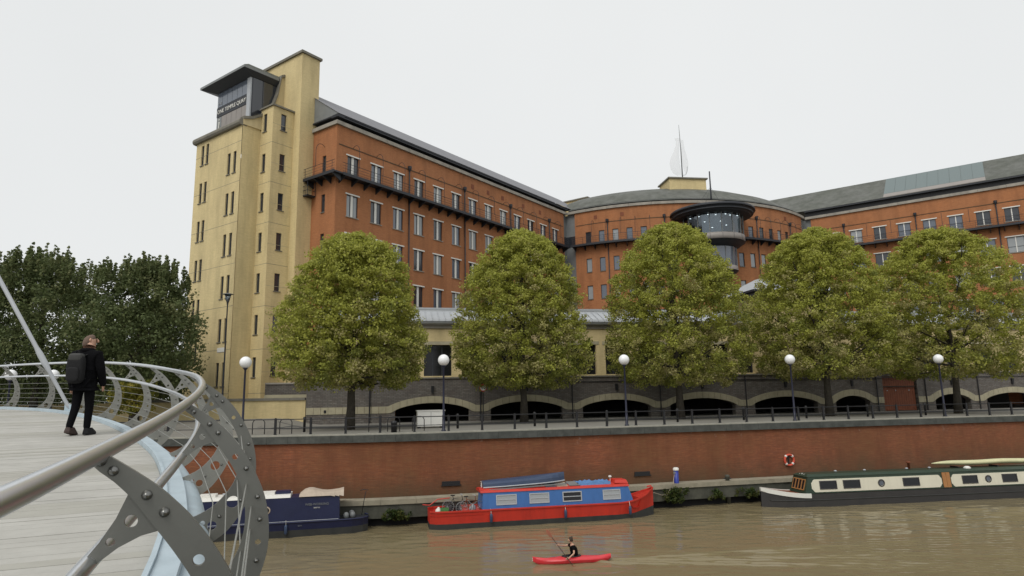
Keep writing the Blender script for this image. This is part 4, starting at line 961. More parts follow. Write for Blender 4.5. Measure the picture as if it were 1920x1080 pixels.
for a, b_ in arches[:8]:
    b = MB(); b.hexa([AP.P((a + b_) / 2 - .1, .16, 7.75), AP.P((a + b_) / 2 + .1, .16, 7.75), AP.P((a + b_) / 2 + .1, 0, 7.75), AP.P((a + b_) / 2 - .1, 0, 7.75), AP.P((a + b_) / 2 - .13, .2, 8.35), AP.P((a + b_) / 2 + .13, .2, 8.35), AP.P((a + b_) / 2 + .13, 0, 8.35), AP.P((a + b_) / 2 - .13, 0, 8.35)]); b.build('wall_lamp', M['black'], arc)
# timber door made of planks, gabled head
nd = 14
for i in range(nd):
    a = DOOR[0] + .15 + (DOOR[1] - DOOR[0] - .3) * i / nd; c = DOOR[0] + .15 + (DOOR[1] - DOOR[0] - .3) * (i + 1) / nd; m_ = (i + .5) / nd
    strip(AP, a + .012, c - .012, -.30, -.22, GZ + .05, 7.62, M['doorred'], 'door_plank', arc)
    strip(AP, a + .012, c - .012, -.30, -.20, 7.72, 9.15 + 1.0 * (1 - abs(m_ * 2 - 1)), M['doorred'], 'door_plank', arc)
strip(AP, DOOR[0], DOOR[1], -.3, -.1, 7.62, 7.72, M['hair'], 'door_beam', arc)
for u in (52.0, 53.0, 54.6): b = MB(); b.lathe([(.0005, 0), (.06, 0), (.06, .02), (.0005, .02)], AP.P(u, -.19, 7.25), 8, T=Matrix.Rotation(rad(90), 4, 'X')); b.build('door_stud', M['lead'], arc)
for sg in (-1, 1):
    c_ = (DOOR[0] + DOOR[1]) / 2; b = MB(); e = sg * 2.3
    b.hexa([AP.P(c_ + e, .3, 9.1), AP.P(c_, .3, 10.3), AP.P(c_, -1, 10.3), AP.P(c_ + e, -1, 9.1), AP.P(c_ + e, .3, 9.28), AP.P(c_, .3, 10.48), AP.P(c_, -1, 10.48), AP.P(c_ + e, -1, 9.28)]); b.build('door_gable', M['roofstone'], arc)
# car park inside
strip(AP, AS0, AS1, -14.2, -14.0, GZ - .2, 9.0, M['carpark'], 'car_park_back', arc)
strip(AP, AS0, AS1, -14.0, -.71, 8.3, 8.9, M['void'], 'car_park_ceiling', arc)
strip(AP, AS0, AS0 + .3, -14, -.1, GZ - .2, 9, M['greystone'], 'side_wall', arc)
# notice box on the left of the arcade
b = MB(); T = Tz(AP.P(-4.4, .05, 6.25), hd(PH).x, hd(PH).y); b.box(-.1, -.03, -.12, .1, .03, .12, T); b.build('wall_grille', M['black'], arc)

# low yellow garden wall left of the arcade
gwl = empty('garden_wall', AP.P(-13, 0, GZ)); tag(gwl, 'low yellow brick garden wall with dark stone coping in front of the tower', 'garden wall')
zb, zt = 5.3, 7.28
wall(AP, -21.5, -6.05, zb, zt, [], M['yellow'], 'wall_face', gwl); strip(AP, -21.5, -6.05, -.45, -.01, zb, zt, M['yellow'], 'wall_back', gwl)
for i in range(12):
    a = -21.6 + i * 15.5 / 12; strip(AP, a + .01, a + 15.5 / 12 - .01, -.55, .10, zt, zt + .22, M['roofstone'], 'coping_stone', gwl)
gw2 = empty('terrace_wall', AP.P(-8, -3, GZ)); tag(gw2, 'grey rubble terrace wall behind the yellow garden wall', 'terrace wall')
wall(Flat(AP.P(-13, -3.2, 0)[:2], PH), 3.0, 8.5, 6, 8.75, [], M['greystone'], 'wall_face', gw2)
strip(Flat(AP.P(-13, -3.2, 0)[:2], PH), 3.0, 8.5, -.5, .08, 8.75, 8.9, M['cornice'], 'coping_stone', gw2)
strip(AP, -9.6, -6.05, -1.6, -.6, 7.5, 7.78, M['cream'], 'step_stone', gw2)
wall(Flat(AP.P(-13, -3.2, 0)[:2], PH), -30, 3.0, 6, 7.3, [], M['yellow'], 'wall_face', gw2)

# ================================================================== TREES
def leaf_cloud(centers, crad, per, size, name, mt, parent, tint0, seed, flat=.7, up=0.35):
    rng = np.random.default_rng(seed); n = len(centers) * per
    c = np.repeat(np.array(centers), per, 0); cr_ = np.repeat(np.array(crad), per)
    d = rng.normal(size=(n, 3)); d /= np.linalg.norm(d, axis=1)[:, None]
    rr = cr_ * rng.random(n) ** .45
    pos = c + d * rr[:, None] * np.array([1, 1, flat])
    nrm = d * .6 + rng.normal(size=(n, 3)) * .55 + np.array([0, 0, up]); nrm /= np.linalg.norm(nrm, axis=1)[:, None]
    a = np.cross(nrm, rng.normal(size=(n, 3))); a /= np.linalg.norm(a, axis=1)[:, None]; b_ = np.cross(nrm, a)
    s = size * (.65 + .7 * rng.random(n))[:, None]
    v = np.empty((n, 4, 3)); fold = nrm * s * .15
    v[:, 0] = pos - a * s * .58; v[:, 1] = pos - b_ * s * .45 + fold; v[:, 2] = pos + a * s * .50; v[:, 3] = pos + b_ * s * .45 + fold
    off_ = wloc(parent); v -= np.array(off_)
    me = bpy.data.meshes.new(name); me.vertices.add(n * 4); me.vertices.foreach_set('co', v.ravel().astype(np.float32))
    me.loops.add(n * 4); me.loops.foreach_set('vertex_index', np.arange(n * 4, dtype=np.int32)); me.polygons.add(n)
    me.polygons.foreach_set('loop_start', np.arange(0, n * 4, 4, dtype=np.int32)); me.update(calc_edges=True)
    ct = np.repeat(np.array(tint0), per); tint = np.clip(ct + rng.normal(size=n) * .10, 0, 1)
    at = me.attributes.new('tint', 'FLOAT', 'FACE'); at.data.foreach_set('value', tint.astype(np.float32))
    me.materials.append(mt); o = link(name, me, parent); o['kind'] = 'stuff'; return o
def wood(parent, base, top, r0, limbs, seed, name='trunk'):
    rd = random.Random(seed); b = MB(); p = Vector(base); t = Vector(top); n = 7; pts = []
    for i in range(n + 1): f = i / n; pts.append(p.lerp(t, f) + Vector((rd.uniform(-.06, .06), rd.uniform(-.06, .06), 0)) * (1 if 0 < i < n else 0))
    rs = [r0 * (1.45 if i == 0 else 1.08 if i == 1 else 1 - .45 * i / n) for i in range(n + 1)]
    b.tube(pts, rs, 10); tr = b.build(name, M['bark'], parent, smooth=True)
    lb = []
    for (e, f0, r) in limbs:
        st = p.lerp(t, f0); e = Vector(e); md = st.lerp(e, .5) + Vector((0, 0, (e - st).length * -.06)) + Vector((rd.uniform(-.3, .3), rd.uniform(-.3, .3), rd.uniform(-.2, .2)))
        b = MB(); b.tube([st, st.lerp(md, .6), md, md.lerp(e, .5) + Vector((rd.uniform(-.2, .2), rd.uniform(-.2, .2), 0)), e], [r, r * .85, r * .65, r * .45, r * .18], 6); b.build('limb', M['bark'], tr, smooth=True)
    return tr
def plane_tree(x, y, h0, h1, R, label, seed, rx=1.0, n=1750, group='plane trees along the quay'):
    """egg shaped crown, widest low down, from h0 to h1 above the paving"""
    rd = random.Random(seed); g = gz(x, y); t = empty('plane_tree', (x, y, g)); tag(t, label, 'tree', group)
    cs, cr_, ti = [], [], []; H = h1 - h0
    lob = [(rd.uniform(0, 6.28), rd.uniform(.0, 1), rd.uniform(-.15, .11)) for _ in range(14)]
    def prof(f): return float(np.interp(f, [0, .06, .14, .27, .45, .62, .78, .90, .97, 1], [.60, .85, .97, 1, .95, .84, .68, .48, .27, .10]))
    limbs = []
    while len(cs) < n:
        f = rd.random() ** .95; a = rd.uniform(0, 6.283); q_ = rd.random() ** .36
        k = 1 + sum(w_ * math.exp(-((math.atan2(math.sin(a - la), math.cos(a - la)) / .5) ** 2) - ((f - lf) / .16) ** 2) for la, lf, w_ in lob)
        r_ = R * prof(f) * k * q_
        c_ = (x + r_ * math.cos(a) * rx, y + r_ * math.sin(a), g + h0 + H * f + rd.uniform(-.2, .2)); cs.append(c_); cr_.append(rd.uniform(.34, .78) * (1 - .2 * f)); ti.append(max(0, min(1, rd.gauss(.48, .08) if rd.random() < f * 1.2 else rd.choice((rd.uniform(.0, .3), rd.uniform(.1, .4), rd.uniform(.65, 1.0), rd.uniform(.75, 1.0))))))
        if q_ > .8 and rd.random() < .10 and len(limbs) < 22: limbs.append(((x + r_ * .85 * math.cos(a) * rx, y + r_ * .85 * math.sin(a), g + h0 + H * f), min(.9, max(.32, (h0 + H * f * .55) / h1)), .10))
    leaf_cloud(cs, cr_, 62, .145, 'crown', M['planeleaf'], t, ti, seed)
    wood(t, (x, y, g - .1), (x + rd.uniform(-.2, .2), y, g + h1 * .8), .27, limbs, seed)
    return t
plane_tree(-11.5, 46.9, 3.0, 13.75, 5.35, 'leftmost plane tree of the quay row, standing nearest the yellow tower', 11, 1.02)
plane_tree(.8, 54.6, 3.0, 15.8, 5.75, 'second plane tree from the left, before the far end of the left wing', 12, 1.0)
plane_tree(14.0, 56.4, 3.0, 16.6, 6.3, 'middle plane tree of the quay row, hiding part of the round glazed bay', 13, 1.02)
plane_tree(27.1, 57.6, 3.4, 16.2, 6.7, 'plane tree with its trunk beside the last wide arch left of the timber door', 14, 1.0)
plane_tree(38.9, 58.8, 3.2, 16.4, 7.2, 'rightmost plane tree of the quay row, right of the timber door', 15, 1.0)
def dark_tree(x, y, h0, h1, R, label, seed, n=520, grp='dark trees behind the footbridge'):
    rd = random.Random(seed); g = gz(x, y); t = empty('dark_tree', (x, y, g)); tag(t, label, 'tree', grp)
    cs, cr_, ti = [], [], []; H = h1 - h0
    while len(cs) < n:
        f = rd.random(); a = rd.uniform(0, 6.283); q_ = rd.random() ** .4; r_ = R * (math.sin(math.pi * min(.97, .16 + f * .80)) ** .72) * q_ * (1 + .12 * math.sin(a * 3 + seed) + .08 * math.sin(a * 7))
        cs.append((x + r_ * math.cos(a), y + r_ * math.sin(a), g + h0 + H * f)); cr_.append(rd.uniform(.45, .95)); ti.append(.15 + .55 * rd.random() ** 1.3)
    c2_, r2_, t2_ = [], [], []
    for _ in range(110):      # upright shoots breaking the outline
        a = rd.uniform(0, 6.283); r_ = R * .75 * rd.random() ** .5; z = g + h1 - .7 * (r_ / R) ** 2 * H * .35
        L_ = rd.uniform(.5, 1.5); lean = rd.uniform(-.25, .25)
        for k in range(7): c2_.append((x + r_ * math.cos(a) + lean * L_ * k / 6, y + r_ * math.sin(a), z - .2 + (L_ + .2) * k / 6)); r2_.append(.22 - .02 * k); t2_.append(.3 + .4 * rd.random())
    leaf_cloud(c2_, r2_, 11, .17, 'shoots', M['darkleaf'], t, t2_, seed + 50, 1.0)
    leaf_cloud(cs, cr_, 60, .19, 'crown', M['darkleaf'], t, ti, seed, 1.0)
    wood(t, (x, y, g - .1), (x, y, g + h1 * .75), .3, [((x + R * .6 * math.cos(a), y + R * .6 * math.sin(a), g + h1 * .6), .5, .1) for a in (0.3, 1.7, 3.0, 4.4, 5.5)], seed)
    return t
dark_tree(-29.8, 52.5, 2.2, 12.3, 4.6, 'dark green tree closest to the left edge of the yellow tower', 21)
dark_tree(-39.2, 54.5, 2.2, 13.4, 5.5, 'tall dark tree behind the walking man and the stay rod', 22)
dark_tree(-46.5, 53.5, 2.4, 13.2, 6.0, 'dark tree at the left edge of the photo', 23)
dark_tree(-34.5, 61.5, 2.0, 10.2, 5.0, 'dark tree filling the gap behind the two front trees', 24, 300)
dark_tree(-47.5, 66.0, 2.0, 13.0, 7.0, 'dark tree farthest back at the left', 25, 300)
hd_t = empty('small_tree', (-26.6, 46.5, 5.2)); tag(hd_t, 'small yellow-green tree seen through the bridge railing', 'small tree')
rd = random.Random(3); leaf_cloud([(-26.6 + rd.uniform(-1.1, 1.1), 46.5 + rd.uniform(-1, 1), 5.2 + rd.uniform(1.5, 3.4)) for _ in range(46)], [.36] * 46, 50, .16, 'crown', M['yellowleaf'], hd_t, [rd.random() * .8 for _ in range(46)], 3, 1.0)
b = MB(); b.tube([(-26.6, 46.5, 5.1), (-26.55, 46.5, 7.6)], [.06, .03], 6); b.build('trunk', M['bark'], hd_t)
# understorey hedge closing the view under the dark trees
rd = random.Random(5); cs = [(rd.uniform(-75, -31), rd.uniform(70, 76), 5 + rd.uniform(0, 5.0)) for _ in range(620)]
hg = tag(leaf_cloud(cs, [1.0] * 620, 40, .34, 'hedge', M['darkleaf'], None, [.2 * rd.random() for _ in cs], 5, 1.0), 'dark shrub mass closing the far side of the plaza under the trees', 'hedge')

# plants hanging from the ledge
def weed(x, w_, h_, label, n, seed, mt='weed'):
    u = QW.at_x(x); p = QW.P(u, 1.05, .75); t = empty('ledge_plant', p); tag(t, label, 'plant', 'plants growing out of the ledge'); rd = random.Random(seed)
    cs = [QW.P(u + rd.gauss(0, w_ * .4), 1.0 + rd.uniform(0, .45), .45 + rd.random() * h_) for _ in range(n)]
    leaf_cloud([tuple(c) for c in cs], [.17] * n, 26, .10, 'foliage', M[mt], t, [rd.random() * .9 for _ in cs], seed, 1.0); t.location = p
weed(-7.1, .9, .42, 'bushy weed on the ledge between the navy and the red boat', 30, 31)
weed(9.9, .8, .75, 'green bush on the ledge under the blue service post', 60, 32)
weed(12.9, .8, .5, 'thin yellowish weeds on the ledge left of the cream boat', 22, 33)
weed(15.3, .9, .5, 'mossy tuft on the ledge at the bow of the cream boat', 24, 34)

# ================================================================== STREET FURNITURE
def globe_lamp(x, label, first=[]):
    u = QW.at_x(x); p = QW.P(u, -.95, GZ); p.z = gz(p.x, p.y)
    if not first:
        t = empty('globe_lamp', p)
        b = MB(); b.lathe([(.0005, 0), (.15, 0), (.15, .08), (.10, .12), (.085, 1.0), (.07, 1.05), (.055, 3.95), (.09, 4.0), (.10, 4.08), (.0005, 4.08)], (0, 0, 0), 12); link('pole', b.mesh('pole', M['bluepole'], smooth=True), t)
        b = MB(); b.lathe([(.36 * math.sin(a) + .0003, 4.44 - .36 * math.cos(a)) for a in [math.pi * i / 14 for i in range(15)]], (0, 0, 0), 24); link('globe', b.mesh('globe', M['globe'], smooth=True), t)
        b = MB(); b.lathe([(.12, 4.03), (.17, 4.10), (.0005, 4.10)], (0, 0, 0), 12); link('collar', b.mesh('collar', M['bluepole'], smooth=True), t)
        first.append(t)
    else:
        t = first[0].copy(); C.objects.link(t); t.location = p
        for ch in first[0].children: c = ch.copy(); C.objects.link(c); c.parent = t
    return tag(t, label, 'street lamp', 'white globe lamps along the quay')
globe_lamp(-16.5, 'white globe lamp in front of the yellow tower')
globe_lamp(-4.2, 'white globe lamp beside the white cabinet under the first arch')
globe_lamp(7.85, 'white globe lamp before the third arch, between the second and middle trees')
globe_lamp(20.6, 'white globe lamp left of the fourth plane tree')
globe_lamp(33.45, 'white globe lamp just right of the timber door')
for i, (x, y) in enumerate(((-33.0, 43.5), (-32.2, 46.4))):
    t = bpy.data.objects['globe_lamp'].copy(); C.objects.link(t); t.location = (x, y, 4.75 + i * .1)
    for ch in bpy.data.objects['globe_lamp'].children: c = ch.copy(); C.objects.link(c); c.parent = t
    tag(t, ['front globe lamp of the pair behind the bridge rail at far left', 'rear globe lamp of the pair behind the bridge rail at far left'][i], 'street lamp', 'white globe lamps along the quay')
# tall lamp with a dish head
px = Vector((-23.6, 54.0, gz(-23.6, 54.0))); t = empty('tall_lamp', px); tag(t, 'tall thin dark street lamp with flat dish head before the tower', 'street lamp')
b = MB(); b.lathe([(.0005, 0), (.16, 0), (.12, .3), (.075, 1.2), (.05, 9.4), (.09, 9.65), (.17, 9.9), (.0005, 9.9)], (0, 0, 0), 10); link('pole', b.mesh('pole', M['dark'], smooth=True), t)
b = MB(); b.lathe([(.17, 9.9), (.26, 10.3), (.0005, 10.3)], (0, 0, 0), 12); link('lantern', b.mesh('lantern', M['clear'], smooth=True), t)
b = MB(); b.lathe([(.0005, 10.38), (.2, 10.41), (.42, 10.35), (.42, 10.31), (.0005, 10.31)], (0, 0, 0), 16); link('dish', b.mesh('dish', M['panel'], smooth=True), t)
# bollards on the promenade
b = MB(); b.lathe([(.0005, 0), (.085, 0), (.085, .86), (.10, .88), (.10, .95), (.05, 1.0), (.0005, 1.0)], (0, 0, 0), 10); bol = b.mesh('bollard', M['black'], smooth=True)
def bollard(x, y, label, g='bollards on the promenade'): o = link('bollard', bol, None, (x, y, gz(x, y))); return tag(o, label, 'bollard', g)
bl = 'black bollard on the promenade between the railing and the arcade'
u = QW.at_x(-13.8)
near_ = ['left of the first quay tree', 'just right of the first quay tree', 'left of the speed limit sign', 'below the second arch', 'right of the second quay tree', 'before the fourth arch', 'right of the middle quay tree', 'before the widest arch left of the fourth tree', 'right of the fourth quay tree', 'in front of the timber door']
for k in range(10): p = QW.P(u + 5.6 * k, -4.6, 0); bollard(p.x, p.y, 'black promenade bollard ' + near_[k])
pl = 'thin black bollard on the plaza seen under the bridge railing'
for (x, y), w_ in zip(((-27.6, 44.5), (-26.0, 43.6), (-24.2, 42.8), (-22.6, 41.9), (-29.5, 46.0), (-31.3, 47.5)), ('third from right', 'second from the low yellow wall', 'beside the low yellow wall', 'rightmost, nearest the quay railing', 'right behind the walking man', 'leftmost of the row')): bollard(x, y, 'thin black plaza bollard under the bridge railing, ' + w_, 'bollards on the plaza')
# cycle hoops
hp_ = MB(); hp_.tube([(-.38, 0, 0), (-.38, 0, .72), (-.30, 0, .86), (-.18, 0, .92), (.18, 0, .92), (.30, 0, .86), (.38, 0, .72), (.38, 0, 0)], .028, 6); hoop = hp_.mesh('cycle_stand', M['black'], smooth=True)
for i, x in enumerate((-17.6, -16.1, -14.4, -8.6, -7.2, -5.6)):
    u = QW.at_x(x); p = QW.P(u, -2.6, 0); o = link('cycle_stand', hoop, None, (p.x, p.y, gz(p.x, p.y)), QW.rot(u)); tag(o, 'black tube cycle stand ' + ['leftmost, behind the bow of the bridge', 'in the middle of the left three', 'closest to the first quay tree', 'left of the litter bin', 'behind the litter bin', 'in front of the white cabinet'][i], 'cycle stand', 'cycle stands left of the first tree' if i < 3 else 'cycle stands near the white cabinet')
# white cabinet under the first arch, dark bin beside it
u = QW.at_x(-5.75); p = Vector((-5.95, 47.6, 0)); T = Tz(Vector((p.x, p.y, gz(p.x, p.y))), math.cos(QW.rot(u)), math.sin(QW.rot(u)))
t = empty('white_cabinet', p + Vector((0, 0, GZ))); tag(t, 'plain white site cabinet standing in front of the first arch', 'cabinet')
b = MB(); b.box(-.95, -.4, .12, .95, .4, 1.18, T); b.build('body', M['white'], t, bevel=.02)
b = MB(); b.box(-1.0, -.45, 1.181, 1.0, .45, 1.25, T); b.build('lid', M['white'], t)
b = MB(); b.box(-.9, -.35, 0, -.7, .35, .12, T); b.box(.7, -.35, 0, .9, .35, .12, T); b.build('plinth', M['black'], t)
b = MB(); b.box(-.012, -.412, .2, .012, -.401, 1.12, T); b.build('door_seam', M['panel'], t)
p = QW.P(QW.at_x(-7.2), -1.6, 0); b = MB(); b.lathe([(.0005, 0), (.18, 0), (.20, .55), (.22, .6), (.16, .7), (.0005, .72)], (0, 0, 0), 12); o = link('litter_bin', b.mesh('litter_bin', M['black'], smooth=True), None, (p.x, p.y, GZ)); tag(o, 'dark round litter bin by the railing left of the cabinet', 'litter bin')
# speed limit sign
p = AP.P(9.4, 1.2, 0); t = empty('speed_sign', (p.x, p.y, GZ)); tag(t, 'round white speed limit sign with red ring on a thin post by the arcade', 'road sign')
b = MB(); b.tube([(0, 0, 0), (0, 0, 3.0)], .045, 6); link('post', b.mesh('post', M['black']), t)
T = Matrix.Rotation(rad(90), 4, 'X')
b = MB(); b.lathe([(.0005, .02), (.33, .02), (.33, 0), (.0005, 0)], (0, -.05, 2.95), 24, T=T); link('disc', b.mesh('disc', M['signred']), t)
b = MB(); b.lathe([(.0005, .03), (.25, .03), (.25, 0), (.0005, 0)], (0, -.06, 2.95), 24, T=T); link('face', b.mesh('face', M['white']), t)
o = link('numeral', text_mesh('20', .34, .006, M['black']), t, (0, -.10, 2.95)); t.rotation_euler.z = -math.radians(0)
# blue service post, mooring post and life ring on the quay
p = QW.P(QW.at_x(10.3), .72, 1.48); t = empty('service_post', p); tag(t, 'blue service post with white cap on the concrete ledge', 'service post')
b = MB(); b.lathe([(.0005, 0), (.16, 0), (.155, .02), (.155, .82), (.0005, .82)], (0, 0, 0), 14); link('body', b.mesh('body', mat('service_blue', (.02, .04, .28), .4), smooth=True), t)
b = MB(); b.lathe([(.19, .82), (.19, .95), (.12, 1.0), (.0005, 1.0)], (0, 0, 0), 14); b.face([(0.001, 0, .82), (0.002, 0, .82), (0.002, 0.001, .82)]); link('cap', b.mesh('cap', M['white'], smooth=True), t)
b = MB(); b.box(-.20, -.17, .62, -.08, -.10, .75); link('socket', b.mesh('socket', M['panel']), t)
p = QW.P(QW.at_x(13.9), .8, 1.40); t = empty('mooring_post', p); tag(t, 'stained timber mooring post at the ledge left of the cream boat', 'mooring post')
b = MB(); b.lathe([(.0005, -1.6), (.14, -1.6), (.14, .28), (.16, .30), (.16, .42), (.05, .46), (.0005, .46)], (0, 0, 0), 10); link('post', b.mesh('post', M['wetwall'], smooth=True), t)
b = MB(); b.box(-.25, -.03, .18, .25, .03, .25); link('crosspiece', b.mesh('crosspiece', M['dark']), t)
u = QW.at_x(19.1); p = QW.P(u, .09, 2.55); t = empty('life_ring', p, QW.rot(u)); tag(t, 'orange-red life ring hung on the brick quay wall above the cream boat', 'life ring')
b = MB(); N_ = 24
ringp = [(.36 * math.cos(2 * math.pi * i / N_), -.02, .36 * math.sin(2 * math.pi * i / N_)) for i in range(N_ + 1)]; b.tube(ringp, .085, 8, cap=False, flat=.8); link('ring', b.mesh('ring', M['orangeplastic'], smooth=True), t)
for a in (45, 135, 225, 315):
    b = MB(); b.tube([(.36 * math.cos(rad(a + d)), -.02, .36 * math.sin(rad(a + d))) for d in (-9, -3, 3, 9)], .092, 8); link('reflective_band', b.mesh('reflective_band', M['white'], smooth=True), t)
b = MB(); b.box(-.05, .04, -.30, .05, .10, .42); link('bracket', b.mesh('bracket', M['black']), t)

# plaza behind the bridge: barriers, cars, bin, people-scale clutter
def barrier(x, y, rz, label):
    t = empty('crowd_barrier', (x, y, gz(x, y)), rz); tag(t, label, 'barrier', 'grey metal barriers on the plaza')
    b = MB(); b.tube([(-1.1, 0, 0), (-1.1, 0, 1.1), (1.1, 0, 1.1), (1.1, 0, 0)], .03, 6); link('frame', b.mesh('frame', M['panel']), t)
    b = MB(); b.tube([(-1.1, 0, .2), (1.1, 0, .2)], .02, 5); link('lower_rail', b.mesh('lower_rail', M['panel']), t)
    for i in range(1, 14): b = MB(); b.tube([(-1.1 + 2.2 * i / 14, 0, .2), (-1.1 + 2.2 * i / 14, 0, 1.1)], .011, 4); link('bar', b.mesh('bar', M['panel']), t)
    return t
for i in range(4): barrier(-38.5 + 2.35 * i, 48.5 + .3 * i, rad(8), 'grey crowd barrier behind the bridge rail, ' + ['leftmost of the row', 'second from the left', 'second from the right', 'rightmost, beside the man'][i])
def car(x, y, rz, paint, label):
    t = empty('parked_car', (x, y, gz(x, y)), rz); tag(t, label, 'car')
    body = [(-2.1, .35), (-2.15, .75), (-1.95, .92), (-1.35, .98), (-.75, 1.42), (.75, 1.45), (1.45, 1.02), (2.05, .9), (2.12, .5), (2.05, .3)]
    b = MB(); n = len(body)
    for sg in (-1, 1): b.face([(p[0], sg * (.84 if p[1] < 1.1 else .66), p[1]) for p in (body if sg < 0 else body[::-1])])
    for i in range(n):
        a, c = body[i], body[(i + 1) % n]; wa, wc = [.84 if q[1] < 1.1 else .66 for q in (a, c)]; b.face([(a[0], -wa, a[1]), (a[0], wa, a[1]), (c[0], wc, c[1]), (c[0], -wc, c[1])])
    link('body', b.mesh('body', paint), t)
    for sg in (-1, 1):
        b = MB(); b.face([(x_, sg * y_, z_) for x_, y_, z_ in ((-1.15, .80, 1.02), (1.2, .80, 1.04), (.68, .69, 1.39), (-.68, .69, 1.37))]); b.face([(x_, sg * (y_ + .01), z_) for x_, y_, z_ in ((-1.15, .80, 1.02), (1.2, .80, 1.04), (.68, .69, 1.39), (-.68, .69, 1.37))][::-1]); link('side_window', b.mesh('side_window', M['glassdark']), t)
        for wx in (-1.3, 1.3):
            b = MB(); b.lathe([(.0005, -.1), (.2, -.1), (.32, -.09), (.33, .09), (.2, .1), (.0005, .1)], (wx, sg * .78, .33), 14, T=Matrix.Rotation(rad(90), 4, 'X')); link('wheel', b.mesh('wheel', M['black'], smooth=True), t)
    for sx in (-1, 1):
        b = MB(); b.box(sx * 2.08 - .04, -.7, .62, sx * 2.08 + .04, -.45, .76); link('headlight', b.mesh('headlight', M['white']), t); b = MB(); b.box(sx * 2.08 - .04, .45, .62, sx * 2.08 + .04, .7, .76); link('headlight', b.mesh('headlight', M['white']), t)
    return t
car(-41.5, 60.5, rad(10), mat('car_blue', (.02, .05, .2), .25), 'dark blue parked car under the trees by the stay rod')
car(-47.0, 60.0, rad(12), mat('car_red', (.3, .03, .02), .25), 'red parked car at the left edge under the trees')
car(-30.4, 58.0, rad(8), M['white'], 'white parked car behind the walking man')
b = MB(); b.lathe([(.0005, 0), (.36, 0), (.36, 1.45), (.40, 1.5), (.40, 1.6), (.0005, 1.7)], (0, 0, 0), 14); o = link('litter_bin', b.mesh('litter_bin', M['black'], smooth=True), None, (-27.9, 40.8, 5.15)); tag(o, 'tall black round bin on the plaza behind the stay rod', 'litter bin')

# ================================================================== BOATS
class BoatFrame:
    """local frame: x along the boat, y to its left, z up"""
    def __init__(s, name, loc, h, label, cat): s.t = empty(name, loc, rad(90 - h)); tag(s.t, label, cat)
    def add(s, b, name, mt, parent=None, smooth=False, kind=None):
        o = link(name, b.mesh(name, mt, smooth=smooth), parent or s.t)
        if kind: o['kind'] = kind
        return o
def hull(secs, z0, z1f, m_, b=None, close=True):   # secs: list (x, halfwidth bottom, halfwidth top)
    b = b or MB()
    for (x0, a0, c0), (x1, a1, c1) in zip(secs, secs[1:]):
        for sg in (-1, 1):
            b.face([(x0, sg * a0, z0(x0)), (x1, sg * a1, z0(x1)), (x1, sg * c1, z1f(x1)), (x0, sg * c0, z1f(x0))])
    return b
def lerp_secs(S, n=8):
    o = []
    for (x0, a0, c0), (x1, a1, c1) in zip(S, S[1:]):
        for k in range(n): t = k / n; o.append((x0 + (x1 - x0) * t, a0 + (a1 - a0) * t, c0 + (c1 - c0) * t))
    o.append(S[-1]); return o
def cabin(bf, x0, x1, zb, zt, wb, wt, mt, name='cabin', slope=(.0, .0)):
    b = MB(); b.hexa([(x0, -wb, zb), (x1, -wb, zb), (x1, wb, zb), (x0, wb, zb), (x0 + slope[0], -wt, zt), (x1 - slope[1], -wt, zt), (x1 - slope[1], wt, zt), (x0 + slope[0], wt, zt)]); return bf.add(b, name, mt)
def side_y(z, zb, zt, wb, wt): return wb + (wt - wb) * (z - zb) / (zt - zb)
def boat_window(bf, x0, x1, z0, z1, yf, fm, pm, bars=True, parent=None):
    for sg in (-1,):
        Y0, Y1 = yf(z0), yf(z1); e = .012; fr_ = .055
        b = MB()
        for (a, c, d, g) in ((x0, x0 + fr_, z0, z1), (x1 - fr_, x1, z0, z1), (x0 + fr_, x1 - fr_, z0, z0 + fr_), (x0 + fr_, x1 - fr_, z1 - fr_, z1)) + (((x0 + fr_, x1 - fr_, (z0 + z1) / 2 - .02, (z0 + z1) / 2 + .02),) if bars else ()):
            ya, yb = yf(d), yf(g); b.hexa([(a, -ya - .035, d), (c, -ya - .035, d), (c, -ya + .01, d), (a, -ya + .01, d), (a, -yb - .035, g), (c, -yb - .035, g), (c, -yb + .01, g), (a, -yb + .01, g)])
        o = bf.add(b, 'window', fm, parent)
        b = MB(); b.hexa([(x0 + fr_, -Y0 - e, z0 + fr_), (x1 - fr_, -Y0 - e, z0 + fr_), (x1 - fr_, -Y0 + .01, z0 + fr_), (x0 + fr_, -Y0 + .01, z0 + fr_), (x0 + fr_, -Y1 - e, z1 - fr_), (x1 - fr_, -Y1 - e, z1 - fr_), (x1 - fr_, -Y1 + .01, z1 - fr_), (x0 + fr_, -Y1 + .01, z1 - fr_)]); bf.add(b, 'pane', pm, o)
    return o
def fender(bf, x, y, z):
    b = MB(); b.lathe([(.0005, -.26), (.05, -.25), (.085, -.18), (.085, .18), (.05, .25), (.0005, .26)], (x, y, z), 10); o = bf.add(b, 'fender', M['dinghy'], None, True)
    b = MB(); b.tube([(x, y, z + .25), (x, y + .1, z + .5)], .012, 4); bf.add(b, 'rope', M['white'], o)

